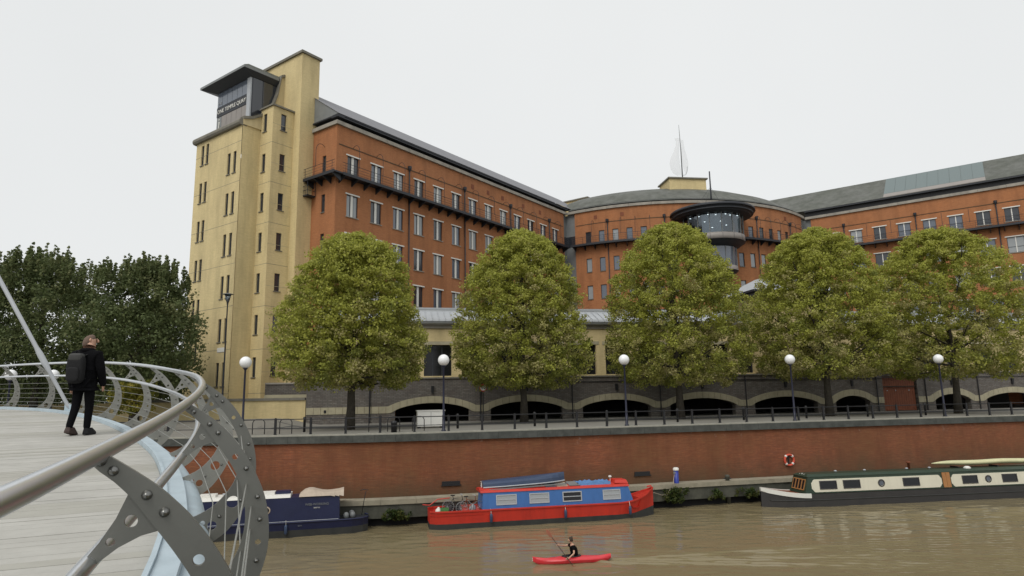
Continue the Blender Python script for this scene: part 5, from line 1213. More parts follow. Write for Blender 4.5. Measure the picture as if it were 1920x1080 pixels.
# red and blue narrowboat (x = 0 at the stern)
RB = BoatFrame('narrowboat', (-4.95, 38.95, 0), 77.7, 'narrowboat with blue cabin and red hull moored in the middle of the quay', 'narrowboat')
def gun(x): return .93 + (max(0, x - 11.2) / 2.4) ** 2 * .62
S_ = lerp_secs([(0, .55, .70), (.35, .88, .98), (1.0, .98, 1.05), (11.0, .98, 1.05), (12.2, .72, .88), (13.1, .32, .52), (13.65, .02, .06)], 5)
b = hull(S_, lambda x: .28 + max(0, x - 12) * .16, gun, None); x0, a0, c0 = S_[0]; b.face([(x0, -a0, .28), (x0, a0, .28), (x0, c0, gun(0)), (x0, -c0, gun(0))]); RB.add(b, 'hull', M['red'])
Sb = [(x, a * .96, a) for x, a, c in S_]
b = hull(Sb, lambda x: -.3, lambda x: .30 + max(0, x - 12) * .16, None); x0, a0, c0 = Sb[0]; b.face([(x0, -a0, -.3), (x0, a0, -.3), (x0, c0, .3), (x0, -c0, .3)]); RB.add(b, 'lower_hull', M['hullblack'])
b = MB()
for (x0, a0, c0), (x1, a1, c1) in zip(S_, S_[1:]):
    for sg in (-1, 1):
        b.hexa([(x0, sg * c0 - .05, gun(x0) - .03), (x1, sg * c1 - .05, gun(x1) - .03), (x1, sg * c1 + .05, gun(x1) - .03), (x0, sg * c0 + .05, gun(x0) - .03), (x0, sg * c0 - .05, gun(x0) + .05), (x1, sg * c1 - .05, gun(x1) + .05), (x1, sg * c1 + .05, gun(x1) + .05), (x0, sg * c0 + .05, gun(x0) + .05)])
RB.add(b, 'gunwale', M['red'], kind='stuff')
b = MB(); dk = lambda x: .72 if x < 3 else (.9 if x < 11.9 else (.62 if x < 12.4 else gun(x) - .04))
for (x0, a0, c0), (x1, a1, c1) in zip(S_, S_[1:]): b.face([(x0, -c0, dk(x0 + .01)), (x1, -c1, dk(x1 - .01)), (x1, c1, dk(x1 - .01)), (x0, c0, dk(x0 + .01))])
RB.add(b, 'deck', M['red'])
cabin(RB, 2.95, 12.05, .94, 1.84, .86, .76, M['bluepaint'], slope=(.05, .28))
b = MB(); b.hexa([(2.85, -.80, 1.842), (11.85, -.80, 1.842), (11.85, .80, 1.842), (2.85, .80, 1.842), (2.85, -.74, 1.95), (11.80, -.74, 1.95), (11.80, .74, 1.95), (2.85, .74, 1.95)]); RB.add(b, 'roof_rim', M['red'])
b = MB(); b.hexa([(2.85, -.70, 1.95), (11.8, -.70, 1.95), (11.8, .70, 1.95), (2.85, .70, 1.95), (2.85, -.35, 2.03), (11.8, -.35, 2.03), (11.8, .35, 2.03), (2.85, .35, 2.03)]); RB.add(b, 'roof', M['red'])
b = MB(); b.hexa([(11.0, -.6, 2.032), (11.85, -.6, 1.99), (11.85, .6, 1.99), (11.0, .6, 2.032), (11.1, -.4, 2.2), (11.8, -.4, 2.18), (11.8, .4, 2.18), (11.1, .4, 2.2)]); RB.add(b, 'hatch', M['red'])
yf = lambda z: side_y(z, .94, 1.84, .86, .76)
for i, (a, c) in enumerate(((3.75, 4.95), (5.70, 6.88), (7.68, 8.85), (10.15, 11.25))): boat_window(RB, a, c, 1.14, 1.70, yf, M['lead'], M['glassblind'] if i != 2 else M['glassboat'])
for x in (3.4, 7.75, 11.7): fender(RB, x, -1.12, .50)
b = MB(); b.face([(12.06, -.6, .95), (12.06, .6, .95), (11.83, .5, 1.8), (11.83, -.5, 1.8)]); RB.add(b, 'cabin_end', M['void'])
b = MB(); b.tube([(13.6, 0, gun(13.6)), (13.55, 0, 1.7), (13.3, 0, 1.66)], .045, 6); RB.add(b, 'stem_post', M['red'])
b = MB(); b.tube([(3.1, .2, 1.9), (3.1, .2, 2.35), (3.1, .2, 2.36)], [.05, .05, .11], 8); b2 = RB.add(b, 'chimney', M['white'])
b = MB(); b.tube([(-.35, 0, 1.25), (.05, 0, 1.20), (.5, 0, 1.5), (1.2, 0, 1.55)], .03, 6); RB.add(b, 'tiller', M['red'])
b = MB(); b.tube([(10.9, -.1, 2.05), (10.9, -.1, 2.33)], .02, 5); b.lathe([(.0005, 2.33), (.10, 2.33), (.08, 2.41), (.0005, 2.43)], (10.9, -.1, 0), 10); RB.add(b, 'navigation_lamp', M['white'], kind='stuff')
def on_boat(bf, lx, ly, lz): return bf.t.matrix_basis @ Vector((lx, ly, lz))
bpy.context.view_layer.update()
RZ = rad(90 - 77.7)
# upturned dinghy on the roof
t = empty('dinghy', on_boat(RB, 5.6, .12, 2.04), RZ); tag(t, 'dark blue dinghy lying upside down on the red boat roof', 'dinghy'); t.rotation_euler.y = rad(-2.0)
b = MB(); secs = []
for i in range(13):
    f = i / 12; x = -2.5 + 5.0 * f; w_ = .58 * (1 - (max(0, f - .55) / .45) ** 2.4) * (.78 + .22 * min(1, f * 4)); h_ = .42 + .10 * f
    secs.append([(x, w_ * math.cos(a), .10 + h_ * (.86 + .1 * f) * math.sin(a) ** .7 if math.sin(a) > 0 else .10) for a in [math.pi * k / 8 for k in range(9)]])
for A, B in zip(secs, secs[1:]):
    for k in range(8): b.face([A[k], B[k], B[k + 1], A[k + 1]])
b.face(secs[0]); link('hull', b.mesh('hull', M['dinghy'], smooth=True), t)
b = MB(); b.tube([(s_[0][0], s_[0][1] + .02, .11) for s_ in secs], .04, 6); link('rubbing_strip', b.mesh('rubbing_strip', M['lead']), t)
b = MB(); b.tube([(s_[8][0], s_[8][1] - .02, .11) for s_ in secs], .04, 6); link('rubbing_strip', b.mesh('rubbing_strip', M['lead']), t)
b = MB(); b.box(-2.2, -.75, -.04, 2.4, -.66, .03); link('plank', b.mesh('plank', M['panel']), t)
# solar panels and folded tarpaulin
for i, (x, m_) in enumerate(((7.05, 'glassmid'), (7.75, 'beige'), (8.5, 'panel'))):
    o = MB(); o.box(-.33, -.42, 0, .33, .42, .05); oo = link('roof_panel', o.mesh('roof_panel', [M[m_]]), None, on_boat(RB, x, -.22, 2.02 + .01 * i), RZ); oo.rotation_euler.x = rad(8); tag(oo, ['ribbed grey panel on the red boat roof nearest the dinghy', 'beige board on the red boat roof beside the ribbed panel', 'grey box lid on the red boat roof beside the blue tarpaulin'][i], 'panel')
b = MB(); rd = random.Random(9); nx_ = 14
hgt = [[.06 + .11 * rd.random() for _ in range(6)] for _ in range(nx_ + 1)]
for i in range(nx_):
    for j in range(5): b.face([(-1.0 + 2.0 * i / nx_, -.5 + .2 * j, hgt[i][j]), (-1.0 + 2.0 * (i + 1) / nx_, -.5 + .2 * j, hgt[i + 1][j]), (-1.0 + 2.0 * (i + 1) / nx_, -.5 + .2 * (j + 1), hgt[i + 1][j + 1]), (-1.0 + 2.0 * i / nx_, -.5 + .2 * (j + 1), hgt[i][j + 1])])
for i in range(nx_): b.face([(-1.0 + 2.0 * i / nx_, -.54, -.05), (-1.0 + 2.0 * (i + 1) / nx_, -.54, -.05), (-1.0 + 2.0 * (i + 1) / nx_, -.5, hgt[i + 1][0]), (-1.0 + 2.0 * i / nx_, -.5, hgt[i][0])])
o = link('tarpaulin', b.mesh('tarpaulin', M['tarpblue'], smooth=True), None, on_boat(RB, 9.75, -.05, 2.02), RZ); tag(o, 'crumpled bright blue tarpaulin on the red boat roof', 'tarpaulin')
# stern clutter: two bicycles, crates, bags
def bicycle(lx, ly, lz, rz, fm, label):
    t = empty('bicycle', on_boat(RB, lx, ly, lz), RZ + rz); tag(t, label, 'bicycle')
    for wx in (-.5, .5):
        b = MB(); b.tube([(wx + .33 * math.cos(2 * math.pi * i / 20), 0, .33 + .33 * math.sin(2 * math.pi * i / 20)) for i in range(21)], .022, 6, cap=False); wl = link('wheel', b.mesh('wheel', M['panel'], smooth=True), t)
        for i in range(8): b = MB(); a = math.pi * i / 8; b.tube([(wx - .32 * math.cos(a), 0, .33 - .32 * math.sin(a)), (wx + .32 * math.cos(a), 0, .33 + .32 * math.sin(a))], .004, 4); link('spoke', b.mesh('spoke', M['lead']), wl)
    b = MB(); 
    b.tube([(-.5, 0, .33), (-.08, 0, .33), (.32, 0, .72), (-.2, 0, .78), (-.5, 0, .33)], .022, 6); link('frame', b.mesh('frame', fm), t)
    b = MB(); b.tube([(-.08, 0, .33), (-.24, 0, .92)], .018, 6); link('seat_tube', b.mesh('seat_tube', fm), t); b = MB(); b.tube([(.5, 0, .33), (.32, 0, .72), (.28, 0, .98)], .02, 6); link('fork', b.mesh('fork', fm), t)
    b = MB(); b.box(-.36, -.06, .92, -.12, .06, .97); link('saddle', b.mesh('saddle', M['black']), t); b = MB(); b.tube([(.2, -.25, 1.0), (.3, -.1, .98), (.3, .1, .98), (.2, .25, 1.0)], .016, 5); link('handlebar', b.mesh('handlebar', M['lead']), t)
bicycle(2.3, -.55, .72, rad(6), M['doorred'], 'bicycle leaning at the stern with its wheel against the blue cabin')
bicycle(1.6, -.10, .74, rad(-12), M['black'], 'black bicycle lying behind the other one on the red boat stern')
def crate(lx, ly, lz, sx, sy, sz, m_, label, rz=0.0):
    b = MB(); e = .02
    for z in (0, sz * .36, sz * .72): b.box(-sx, -sy, z, sx, -sy + e, z + sz * .26); b.box(-sx, sy - e, z, sx, sy, z + sz * .26); b.box(-sx, -sy + e, z, -sx + e, sy - e, z + sz * .26); b.box(sx - e, -sy + e, z, sx, sy - e, z + sz * .26)
    b.box(-sx + e, -sy + e, 0, sx - e, sy - e, e); o = link('crate', b.mesh('crate', m_), None, on_boat(RB, lx, ly, lz), RZ + rz); tag(o, label, 'crate', kind='stuff' if 0 else None)
crate(.85, -.45, .73, .22, .2, .34, mat('green_plastic', (.08, .22, .07), .5), 'green slatted crate on the red boat stern')
crate(1.25, .35, .73, .25, .22, .38, M['black'], 'black slatted crate on the red boat stern', .3)
for i, (lx, ly, r, m_, lab) in enumerate(((.55, -.1, .17, M['white'], 'white sack on the red boat stern'), (1.75, .5, .2, M['pack'], 'dark sack against the red boat cabin'), (2.55, .3, .19, M['lead'], 'grey sack beside the cabin door of the red boat'))):
    b = MB(); b.lathe([(.0005, 0), (r, .02), (r * 1.15, r * .6), (r * .95, r * 1.4), (r * .35, r * 1.9), (r * .4, r * 2.1), (.0005, r * 2.1)], (0, 0, 0), 12); tag(link('sack', b.mesh('sack', m_, smooth=True), None, on_boat(RB, lx, ly, .73)), lab, 'sack')

# navy narrowboat (x = 0 at the stern on the right, running left)
NB = BoatFrame('narrowboat', (-8.35, 38.75, 0), 256, 'navy blue narrowboat with white roof and porthole, partly behind the bridge', 'narrowboat')
# local +x runs to the left, so the side we see is +y
S_ = lerp_secs([(0, .25, .42), (.3, .62, .78), (.9, .92, 1.0), (1.8, .98, 1.05), (14, .98, 1.05), (15.3, .6, .75), (16.2, .04, .08)], 5)
gn = lambda x: .76 + (max(0, x - 13.6) / 2.6) ** 2 * .5
b = hull(S_, lambda x: .36, gn, None); x0, a0, c0 = S_[0]; b.face([(x0, -a0, .36), (x0, a0, .36), (x0, c0, .76), (x0, -c0, .76)]); NB.add(b, 'hull', M['navy'])
b = hull([(x, a * .96, a) for x, a, c in S_], lambda x: -.3, lambda x: .365, None); b.face([(0, -.24, -.3), (0, .24, -.3), (0, .25, .36), (0, -.25, .36)]); NB.add(b, 'lower_hull', M['hullblack'])
b = MB()
for (x0, a0, c0), (x1, a1, c1) in zip(S_, S_[1:]): b.face([(x0, -c0, gn(x0) - .04), (x1, -c1, gn(x1) - .04), (x1, c1, gn(x1) - .04), (x0, c0, gn(x0) - .04)])
NB.add(b, 'deck', M['dark'])
for sg in (-1, 1): 
    b = MB(); b.tube([(x, sg * c, gn(x)) for x, a, c in S_], .045, 6); NB.add(b, 'gunwale', M['navy'], smooth=True)
cabin(NB, 1.55, 13.8, .74, 2.02, .88, .78, M['navy'], slope=(.02, .1))
b = MB(); b.hexa([(4.15, -.80, 2.022), (13.8, -.80, 2.022), (13.8, .80, 2.022), (4.15, .80, 2.022), (4.15, -.72, 2.17), (13.8, -.72, 2.17), (13.8, .72, 2.17), (4.15, .72, 2.17)]); NB.add(b, 'roof', M['white'])
for i, (a, c) in enumerate(((5.0, 6.6), (8.0, 9.2))): b = MB(); b.box(a, -.35, 2.172, c, .35, 2.30); NB.add(b, 'roof_box', M['white'])
b = MB(); b.box(4.2, -.3, 2.172, 4.95, .3, 2.32); NB.add(b, 'roof_box', M['navy'])
for x in (7.0, 7.6): b = MB(); b.lathe([(.0005, 2.17), (.04, 2.17), (.04, 2.24), (.11, 2.25), (.09, 2.31), (.0005, 2.33)], (x, .1, 0), 12); NB.add(b, 'roof_vent', M['lead'], smooth=True)
b = MB(); n_ = 10; Z = [2.22, 2.24, 2.27, 2.32, 2.42, 2.52, 2.55, 2.53, 2.45, 2.26, 2.1]
X = [1.35 + 2.35 * i / n_ for i in range(n_ + 1)]
Z = [2.30, 2.25, 2.22, 2.20, 2.20, 2.23, 2.29, 2.36, 2.37, 2.30, 2.12]
for i in range(n_):
    for sg in (1, -1): b.face([(X[i], sg * .86, 2.04 - .06 * (i < 3)), (X[i + 1], sg * .86, 2.04), (X[i + 1], sg * .50, Z[i + 1]), (X[i], sg * .50, Z[i])])
    b.face([(X[i], .50, Z[i]), (X[i + 1], .50, Z[i + 1]), (X[i + 1], -.50, Z[i + 1]), (X[i], -.50, Z[i])])
b.face([(X[0], .86, 1.98), (X[0], .50, Z[0]), (X[0], -.50, Z[0]), (X[0], -.86, 1.98)]); NB.add(b, 'canvas_cover', M['beige'])
for x in (5.35, 8.6, 11.4):
    T = Matrix.Rotation(rad(-90), 4, 'X'); yy = side_y(1.42, .74, 2.02, .88, .78)
    b = MB(); b.lathe([(.15, .0), (.21, .01), (.21, .04), (.15, .05)], (x, yy - .005, 1.42), 20, T=T); o = NB.add(b, 'porthole', M['beige'], smooth=False); b = MB(); b.lathe([(.0005, .02), (.15, .02)], (x, yy - .005, 1.42), 16, T=T); b.box(x - .15, yy + .02, 1.40, x + .15, yy + .045, 1.45); NB.add(b, 'pane', M['glassboat'], o)
b = MB(); b.tube([(x, side_y(.80, .74, 2.02, .88, .78) + .0, .80) for x in (1.6, 13.6)], .015, 4); NB.add(b, 'coach_line', M['lead'])
def boat_text(bf, txt, sz, x, y, z, m_, rz=math.pi, sx=1.0):
    o = link('lettering', text_mesh(txt, sz, .004, m_), bf.t, (x, y, z), rz); o.scale = (sx, 1, 1); return o
boat_text(NB, 'WEB-WORKING', .17, 2.75, .83 + .02, 1.62, M['panel']); boat_text(NB, 'BRISTOL', .09, 2.75, .855, 1.44, M['white'])
boat_text(NB, '5019', .10, 3.6, 1.075, .58, M['panel'])
fender(NB, 4.3, 1.1, .42)
b = MB(); b.tube([(.35, .1, .8), (.25, .1, 1.5), (.15, .1, 2.05), (.0, .1, 2.14), (.25, .1, 2.18), (.45, .1, 2.14)], .022, 6); NB.add(b, 'tiller', M['black'], smooth=True)
for i, (x, y) in enumerate(((1.2, .35), (.85, .2), (.9, -.3))): b = MB(); b.lathe([(.0005, .73), (.14, .73), (.16, .9), (.10, 1.02), (.0005, 1.05)], (x, y, 0), 10); NB.add(b, 'rope_coil', M['panel'], smooth=True)

# long cream and green narrowboat (x = 0 at the bow on the left)
CB = BoatFrame('narrowboat', (15.75, 44.0, 0), 81.5, 'long cream and dark green narrowboat with white bow band at right', 'narrowboat')
S_ = lerp_secs([(0, .03, .06), (.5, .36, .50), (1.3, .72, .86), (2.4, .96, 1.02), (3.2, .98, 1.05), (22, .98, 1.05)], 5)
gc = lambda x: .80 + max(0, (2.8 - x) / 2.8) ** 1.6 * .38
b = hull(S_, lambda x: -.3, lambda x: gc(x), None); CB.add(b, 'hull', M['hullgrey'])
for sg in (-1, 1):
    b = MB(); b.tube([(x, sg * (a * .5 + c * .5 + .01), .42) for x, a, c in S_ if x > .3], .035, 6); CB.add(b, 'rubbing_strake', M['hullblack'], smooth=True)
b = MB()
for (x0, a0, c0), (x1, a1, c1) in zip(S_, S_[1:]):
    b.face([(x0, -c0 * .98, gc(x0) - .03), (x1, -c1 * .98, gc(x1) - .03), (x1, c1 * .98, gc(x1) - .03), (x0, c0 * .98, gc(x0) - .03)])
CB.add(b, 'deck', M['doorred'])
b = MB()
for (x0, a0, c0), (x1, a1, c1) in zip(S_, S_[1:]):
    if x1 > 3.0: break
    for sg in (-1, 1): b.hexa([(x0, sg * (c0 + .02), gc(x0) - .24 + max(0, .3 - x0) * .2), (x1, sg * (c1 + .02), gc(x1) - .24 + max(0, .3 - x1) * .2), (x1, sg * (c1 - .02), gc(x1) - .24), (x0, sg * (c0 - .02), gc(x0) - .24), (x0, sg * (c0 + .02), gc(x0) + .03), (x1, sg * (c1 + .02), gc(x1) + .03), (x1, sg * (c1 - .06), gc(x1) + .03), (x0, sg * (c0 - .06), gc(x0) + .03)])
CB.add(b, 'bow_band', M['white'], kind='stuff')
cabin(CB, 2.55, 22, .80, 1.82, .90, .80, M['green'], slope=(.32, 0))
b = MB(); b.hexa([(2.8, -.83, 1.822), (22, -.83, 1.822), (22, .83, 1.822), (2.8, .83, 1.822), (3.0, -.55, 1.96), (22, -.55, 1.96), (22, .55, 1.96), (3.0, .55, 1.96)]); CB.add(b, 'roof', M['green'])
yf = lambda z: side_y(z, .80, 1.82, .90, .80)
def cream_panel(x0, x1):
    z0, z1 = .88, 1.66; cz = .13; o = MB()
    P_ = [(x0, z0 + cz * 1.6), (x0 + .06, z0 + cz * 1.3), (x0 + .13, z0 + .06), (x0 + .22, z0), (x1 - .22, z0), (x1 - .13, z0 + .06), (x1 - .06, z0 + cz * 1.3), (x1, z0 + cz * 1.6), (x1, z1 - cz * 1.6), (x1 - .06, z1 - cz * 1.3), (x1 - .13, z1 - .06), (x1 - .22, z1), (x0 + .22, z1), (x0 + .13, z1 - .06), (x0 + .06, z1 - cz * 1.3), (x0, z1 - cz * 1.6)]
    o.face([(x, -yf(z) - .012, z) for x, z in P_]); n = len(P_)
    for i in range(n): (x_a, za), (x_b, zb_) = P_[i], P_[(i + 1) % n]; o.face([(x_a, -yf(za) - .012, za), (x_a, -yf(za), za), (x_b, -yf(zb_), zb_), (x_b, -yf(zb_) - .012, zb_)])
    return CB.add(o, 'side_panel', M['creampaint'])
cream_panel(3.05, 12.35); cream_panel(13.05, 21.8)
yw = lambda z: yf(z) + .012
for a, c in ((3.6, 4.8), (5.25, 6.45), (9.5, 10.7), (13.85, 15.0), (16.85, 18.0)): boat_window(CB, a, c, 1.04, 1.56, yw, M['hullgrey'], M['glassboat'], bars=False)
for x in (7.95, 15.8, 19.3):
    T = Matrix.Rotation(rad(90), 4, 'X'); yy = yw(1.29)
    b = MB(); b.lathe([(.17, .0), (.24, .01), (.24, .04), (.17, .05)], (x, -yy + .005, 1.29), 20, T=T); o = CB.add(b, 'porthole', M['hullgrey']); b = MB(); b.lathe([(.0005, .02), (.17, .02)], (x, -yy + .005, 1.29), 16, T=T); CB.add(b, 'pane', M['glassmid'], o)
for i in range(2):
    a = 12.42 + i * .29; b = MB(); z0, z1 = .86, 1.80; b.hexa([(a, -yf(z0) - .03, z0), (a + .27, -yf(z0) - .03, z0), (a + .27, -yf(z0) + .02, z0), (a, -yf(z0) + .02, z0), (a, -yf(z1) - .03, z1), (a + .27, -yf(z1) - .03, z1), (a + .27, -yf(z1) + .02, z1), (a, -yf(z1) + .02, z1)]); CB.add(b, 'side_door', M['wood'])
# glazed cabin front
for i in range(4):
    y0 = -.68 + i * .34; b = MB(); fx = lambda z: 2.55 + .32 * (z - .80) / 1.02 - .02
    for (ya, yb, za, zb_) in ((y0, y0 + .04, 1.0, 1.66), (y0 + .30, y0 + .34, 1.0, 1.66), (y0 + .04, y0 + .30, 1.0, 1.05), (y0 + .04, y0 + .30, 1.61, 1.66)):
        b.hexa([(fx(za) - .03, ya, za), (fx(za) + .02, ya, za), (fx(za) + .02, yb, za), (fx(za) - .03, yb, za), (fx(zb_) - .03, ya, zb_), (fx(zb_) + .02, ya, zb_), (fx(zb_) + .02, yb, zb_), (fx(zb_) - .03, yb, zb_)])
    o = CB.add(b, 'front_window', M['wood']); b = MB(); b.face([(fx(1.05) - .005, y0 + .04, 1.05), (fx(1.05) - .005, y0 + .30, 1.05), (fx(1.61) - .005, y0 + .30, 1.61), (fx(1.61) - .005, y0 + .04, 1.61)]); CB.add(b, 'pane', M['glassboat'], o)
for x in (5.4, 7.5, 10.6, 12.3): b = MB(); b.lathe([(.0005, 1.95), (.04, 1.95), (.04, 2.0), (.10, 2.01), (.08, 2.07), (.0005, 2.09)], (x, .05, 0), 12); CB.add(b, 'roof_vent', M['lead'], smooth=True)
b = MB(); b.tube([(10.9, .2, 1.95), (10.9, .2, 2.35), (10.9, .2, 2.36), (10.9, .2, 2.46)], [.08, .08, .13, .13], 10); CB.add(b, 'chimney', M['doorred'], smooth=True)
for i in range(9):
    b = MB(); b.lathe([(.0005, 0), (.045, 0), (.045, .05), (.0005, .06)], (2.98 + (i % 2) * .12, -.5 + i * .12, 1.92 - abs(i - 4) * .015), 7); CB.add(b, 'roof_stud', M['white'])
ROLLZ = rad(90 - 81.5)
t = empty('covered_canoe', on_boat(CB, 17.3, .15, 1.94), ROLLZ); tag(t, 'long cream covered canoe carried on the cream boat roof', 'canoe')
b = MB(); rr = []; pp = []
for i in range(25): f = i / 24; pp.append((-4.7 + 9.4 * f, 0, .34 + .02 * math.sin(f * 14))); rr.append(.26 * (1 - abs(2 * f - 1) ** 5) + .04)
b.tube(pp, rr, 12, flat=.55); link('cover', b.mesh('cover', M['tarpcream'], smooth=True), t)
for x in (-3, 0, 3): b = MB(); b.box(x - .05, -.35, -.06, x + .05, .35, .12); link('support', b.mesh('support', M['black']), t)
tag(link('roof_bag', (lambda b: (b.lathe([(.0005, 0), (.2, .02), (.24, .1), (.12, .2), (.0005, .21)], (0, 0, 0), 10), b.mesh('roof_bag', M['white'], smooth=True))[1])(MB()), None, on_boat(CB, 14.7, -.45, 1.90), ROLLZ), 'white bundle on the cream boat roof under the canoe', 'bundle')

# mooring rope from the service post
t = link('mooring_rope', (lambda b: (b.tube([QW.P(QW.at_x(10.2), .72, 2.2), QW.P(QW.at_x(9.9), 1.0, 1.5), QW.P(QW.at_x(9.4), 1.1, .85), QW.P(QW.at_x(8.9), 1.3, .9), (8.35, 41.35, 1.35)], .018, 5), b.mesh('mooring_rope', M['beige']))[1])(MB())); tag(t, 'slack mooring rope between the blue service post and the red boat bow', 'rope')

# ================================================================== PEOPLE
def skinned(name, V, Ed, R, mt, parent, root=0, sub=2, flat=None):
    me = bpy.data.meshes.new(name); me.from_pydata([tuple(v) for v in V], Ed, []); o = bpy.data.objects.new(name, me); C.objects.link(o)
    sk = o.modifiers.new('skin', 'SKIN'); sk.use_smooth_shade = True; sb = o.modifiers.new('sub', 'SUBSURF'); sb.levels = sub; sb.render_levels = sub
    for i, r in enumerate(R): me.skin_vertices[0].data[i].radius = r if isinstance(r, tuple) else (r, r); me.skin_vertices[0].data[i].use_root = (i == root)
    bpy.context.view_layer.update(); m2 = bpy.data.meshes.new_from_object(o.evaluated_get(bpy.context.evaluated_depsgraph_get())); bpy.data.objects.remove(o)
    m2.name = name; m2.materials.clear(); m2.materials.append(mt); m2.polygons.foreach_set('use_smooth', [True] * len(m2.polygons))
    return link(name, m2, parent)
def hand(base, d, side, parent_list):   # adds vertices for a palm with five fingers; returns V, E, R
    V, E_, R_ = parent_list; d = Vector(d).normalized(); s_ = Vector(side).normalized(); n0 = len(V) - 1
    V.append(Vector(base) + d * .07); R_.append((.040, .018)); E_.append((n0, len(V) - 1)); palm = len(V) - 1
    for k, ln in enumerate((.070, .080, .074, .058)):
        o_ = s_ * (.033 - .022 * k); a = Vector(base) + d * .10 + o_; V.append(a); R_.append(.0095); E_.append((palm, len(V) - 1))
        V.append(a + d * ln * .55 + Vector((0, 0, -.004))); R_.append(.0085); E_.append((len(V) - 2, len(V) - 1))
        V.append(a + d * ln + s_.cross(d) * .015); R_.append(.007); E_.append((len(V) - 2, len(V) - 1))
    a = Vector(base) + d * .05 + s_ * .045; V.append(a); R_.append(.011); E_.append((palm, len(V) - 1)); V.append(a + d * .04 + s_ * .012); R_.append(.009); E_.append((len(V) - 2, len(V) - 1))
# walking man: local frame x = his right, y = forward, z up. He walks away from the camera.
MP = Vector((-7.72, 11.95, 0)); 
_pd = min((abs((BP.P(t, 0, 0) - MP).xy.length), t) for t in ts(2, 18, .2))[1]; MP.z = BP.P(_pd, 0, DV).z + .004
man = empty('person', MP, rad(2)); tag(man, 'man in black jacket and trousers walking on the bridge, head turned right', 'person', None)
V = [(0, 0, .96), (0, .0, 1.10), (0, .01, 1.28), (0, .0, 1.43), (0, .02, 1.52), (.02, .035, 1.60), (.03, .04, 1.68), (.03, .035, 1.745)]
R_ = [(.15, .11), (.145, .105), (.165, .115), (.15, .10), (.062, .062), (.082, .094), (.088, .104), (.070, .084)]
E2 = [(0, 1), (1, 2), (2, 3), (3, 4), (4, 5), (5, 6), (6, 7)]
def add(p, r, j): V.append(p); R_.append(r); E2.append((j, len(V) - 1)); return len(V) - 1
la = add((-.20, 0, 1.42), .062, 3); lb = add((-.27, -.03, 1.15), .047, la); lc = add((-.25, .05, .90), .032, lb); hand(V[lc], (.05, .12, -1), (.3, 1, 0), (V, E2, R_))
ra = add((.20, 0, 1.42), .062, 3); rb = add((.27, .00, 1.15), .047, ra); rc = add((.25, .12, .93), .032, rb); hand(V[rc], (-.05, .35, -1), (-.2, 1, 0), (V, E2, R_))
lh = add((-.09, 0, .90), .092, 0); lk = add((-.105, -.02, .50), .060, lh); lf = add((-.125, -.14, .11), .040, lk); add((-.13, -.05, .045), .038, lf); add((-.13, .06, .035), .03, len(V) - 1)
rh = add((.09, 0, .90), .092, 0); rk = add((.085, .06, .50), .060, rh); rf = add((.075, .05, .09), .040, rk); add((.08, .14, .045), .038, rf); add((.085, .23, .035), .03, len(V) - 1)
body = skinned('body', V, E2, R_, M['skin'], man)
def sub(ix, extra, name, mt, root=0, edges=None):
    return skinned(name, [V[i] for i in ix], edges, extra, mt, man, root)
V.append((0, 0, .84)); V.append((-.245, .085, .83)); V.append((.243, .16, .85)); nV = len(V)
sub([0, 1, 2, 3, 4, la, lb, lc, ra, rb, rc, nV - 3, nV - 2, nV - 1], [(.20, .16), (.195, .155), (.225, .17), (.20, .15), .075, .095, .078, .066, .095, .078, .066, (.195, .16), .055, .055], 'jacket', M['cloth'], 0, [(0, 1), (1, 2), (2, 3), (3, 4), (3, 5), (5, 6), (6, 7), (3, 8), (8, 9), (9, 10), (0, 11), (7, 12), (10, 13)])
sub([0, lh, lk, lf, rh, rk, rf], [(.16, .13), .105, .074, .058, .105, .074, .058], 'trousers', M['cloth'], 0, [(0, 1), (1, 2), (2, 3), (0, 4), (4, 5), (5, 6)])
def shoe(x, y, pitch, m_):
    b = MB(); P_ = [(-.045, -.09), (-.05, .0), (-.052, .09), (-.035, .18), (0, .205), (.035, .18), (.052, .09), (.05, .0), (.045, -.09), (0, -.11)]; n = len(P_)
    lv = [[(px_, py_, 0) for px_, py_ in P_], [(px_ * 1.04, py_ * 1.03, .03) for px_, py_ in P_], [(px_ * .9, py_ * .96, .075 - max(0, py_) * .12) for px_, py_ in P_], [(px_ * .75, min(py_, .05) * .9, .12) for px_, py_ in P_]]
    for A, B in zip(lv, lv[1:]):
        for i in range(n): b.face([A[i], A[(i + 1) % n], B[(i + 1) % n], B[i]])
    b.face(lv[0][::-1]); b.face(lv[-1]); o = link('shoe', b.mesh('shoe', m_, smooth=True), man, (x, y, .004)); o.rotation_euler.x = pitch; return o
o = shoe(-.125, -.10, rad(-14), M['shoebrown']); o.location.z = .03; shoe(.08, .10, 0, M['pack'])
# head details: turned to the right
hm = empty('head_details', (0, 0, 0), 0, man)
bpy.data.objects.remove(hm)
c = Vector((.03, .035, 1.685)); T = Matrix.Translation(c) @ Matrix.Rotation(rad(-62), 4, 'Z')
b = MB(); prof = [(.0005, .108), (.044, .100), (.072, .077), (.090, .038), (.0965, .0), (.093, -.04), (.080, -.07)]
b.lathe(prof, (0, 0, 0), 16); b.v = [tuple(T @ Vector((v[0] * .92, v[1] * 1.04 - .032, v[2] + v[1] * .42 - .01))) for v in b.v]; link('hair', b.mesh('hair', M['stubble'], smooth=True), man)
b = MB(); b.tube([T @ Vector((0, .085, .03)), T @ Vector((0, .112, -.005)), T @ Vector((0, .118, -.02)), T @ Vector((0, .09, -.03))], [.012, .014, .016, .008], 8); link('nose', b.mesh('nose', M['skin'], smooth=True), man)
for sg in (-1, 1): b = MB(); b.tube([T @ Vector((sg * .084, -.005, .03)), T @ Vector((sg * .094, -.012, .0)), T @ Vector((sg * .084, -.005, -.035))], [.012, .018, .010], 8); link('ear', b.mesh('ear', M['skin'], smooth=True), man)
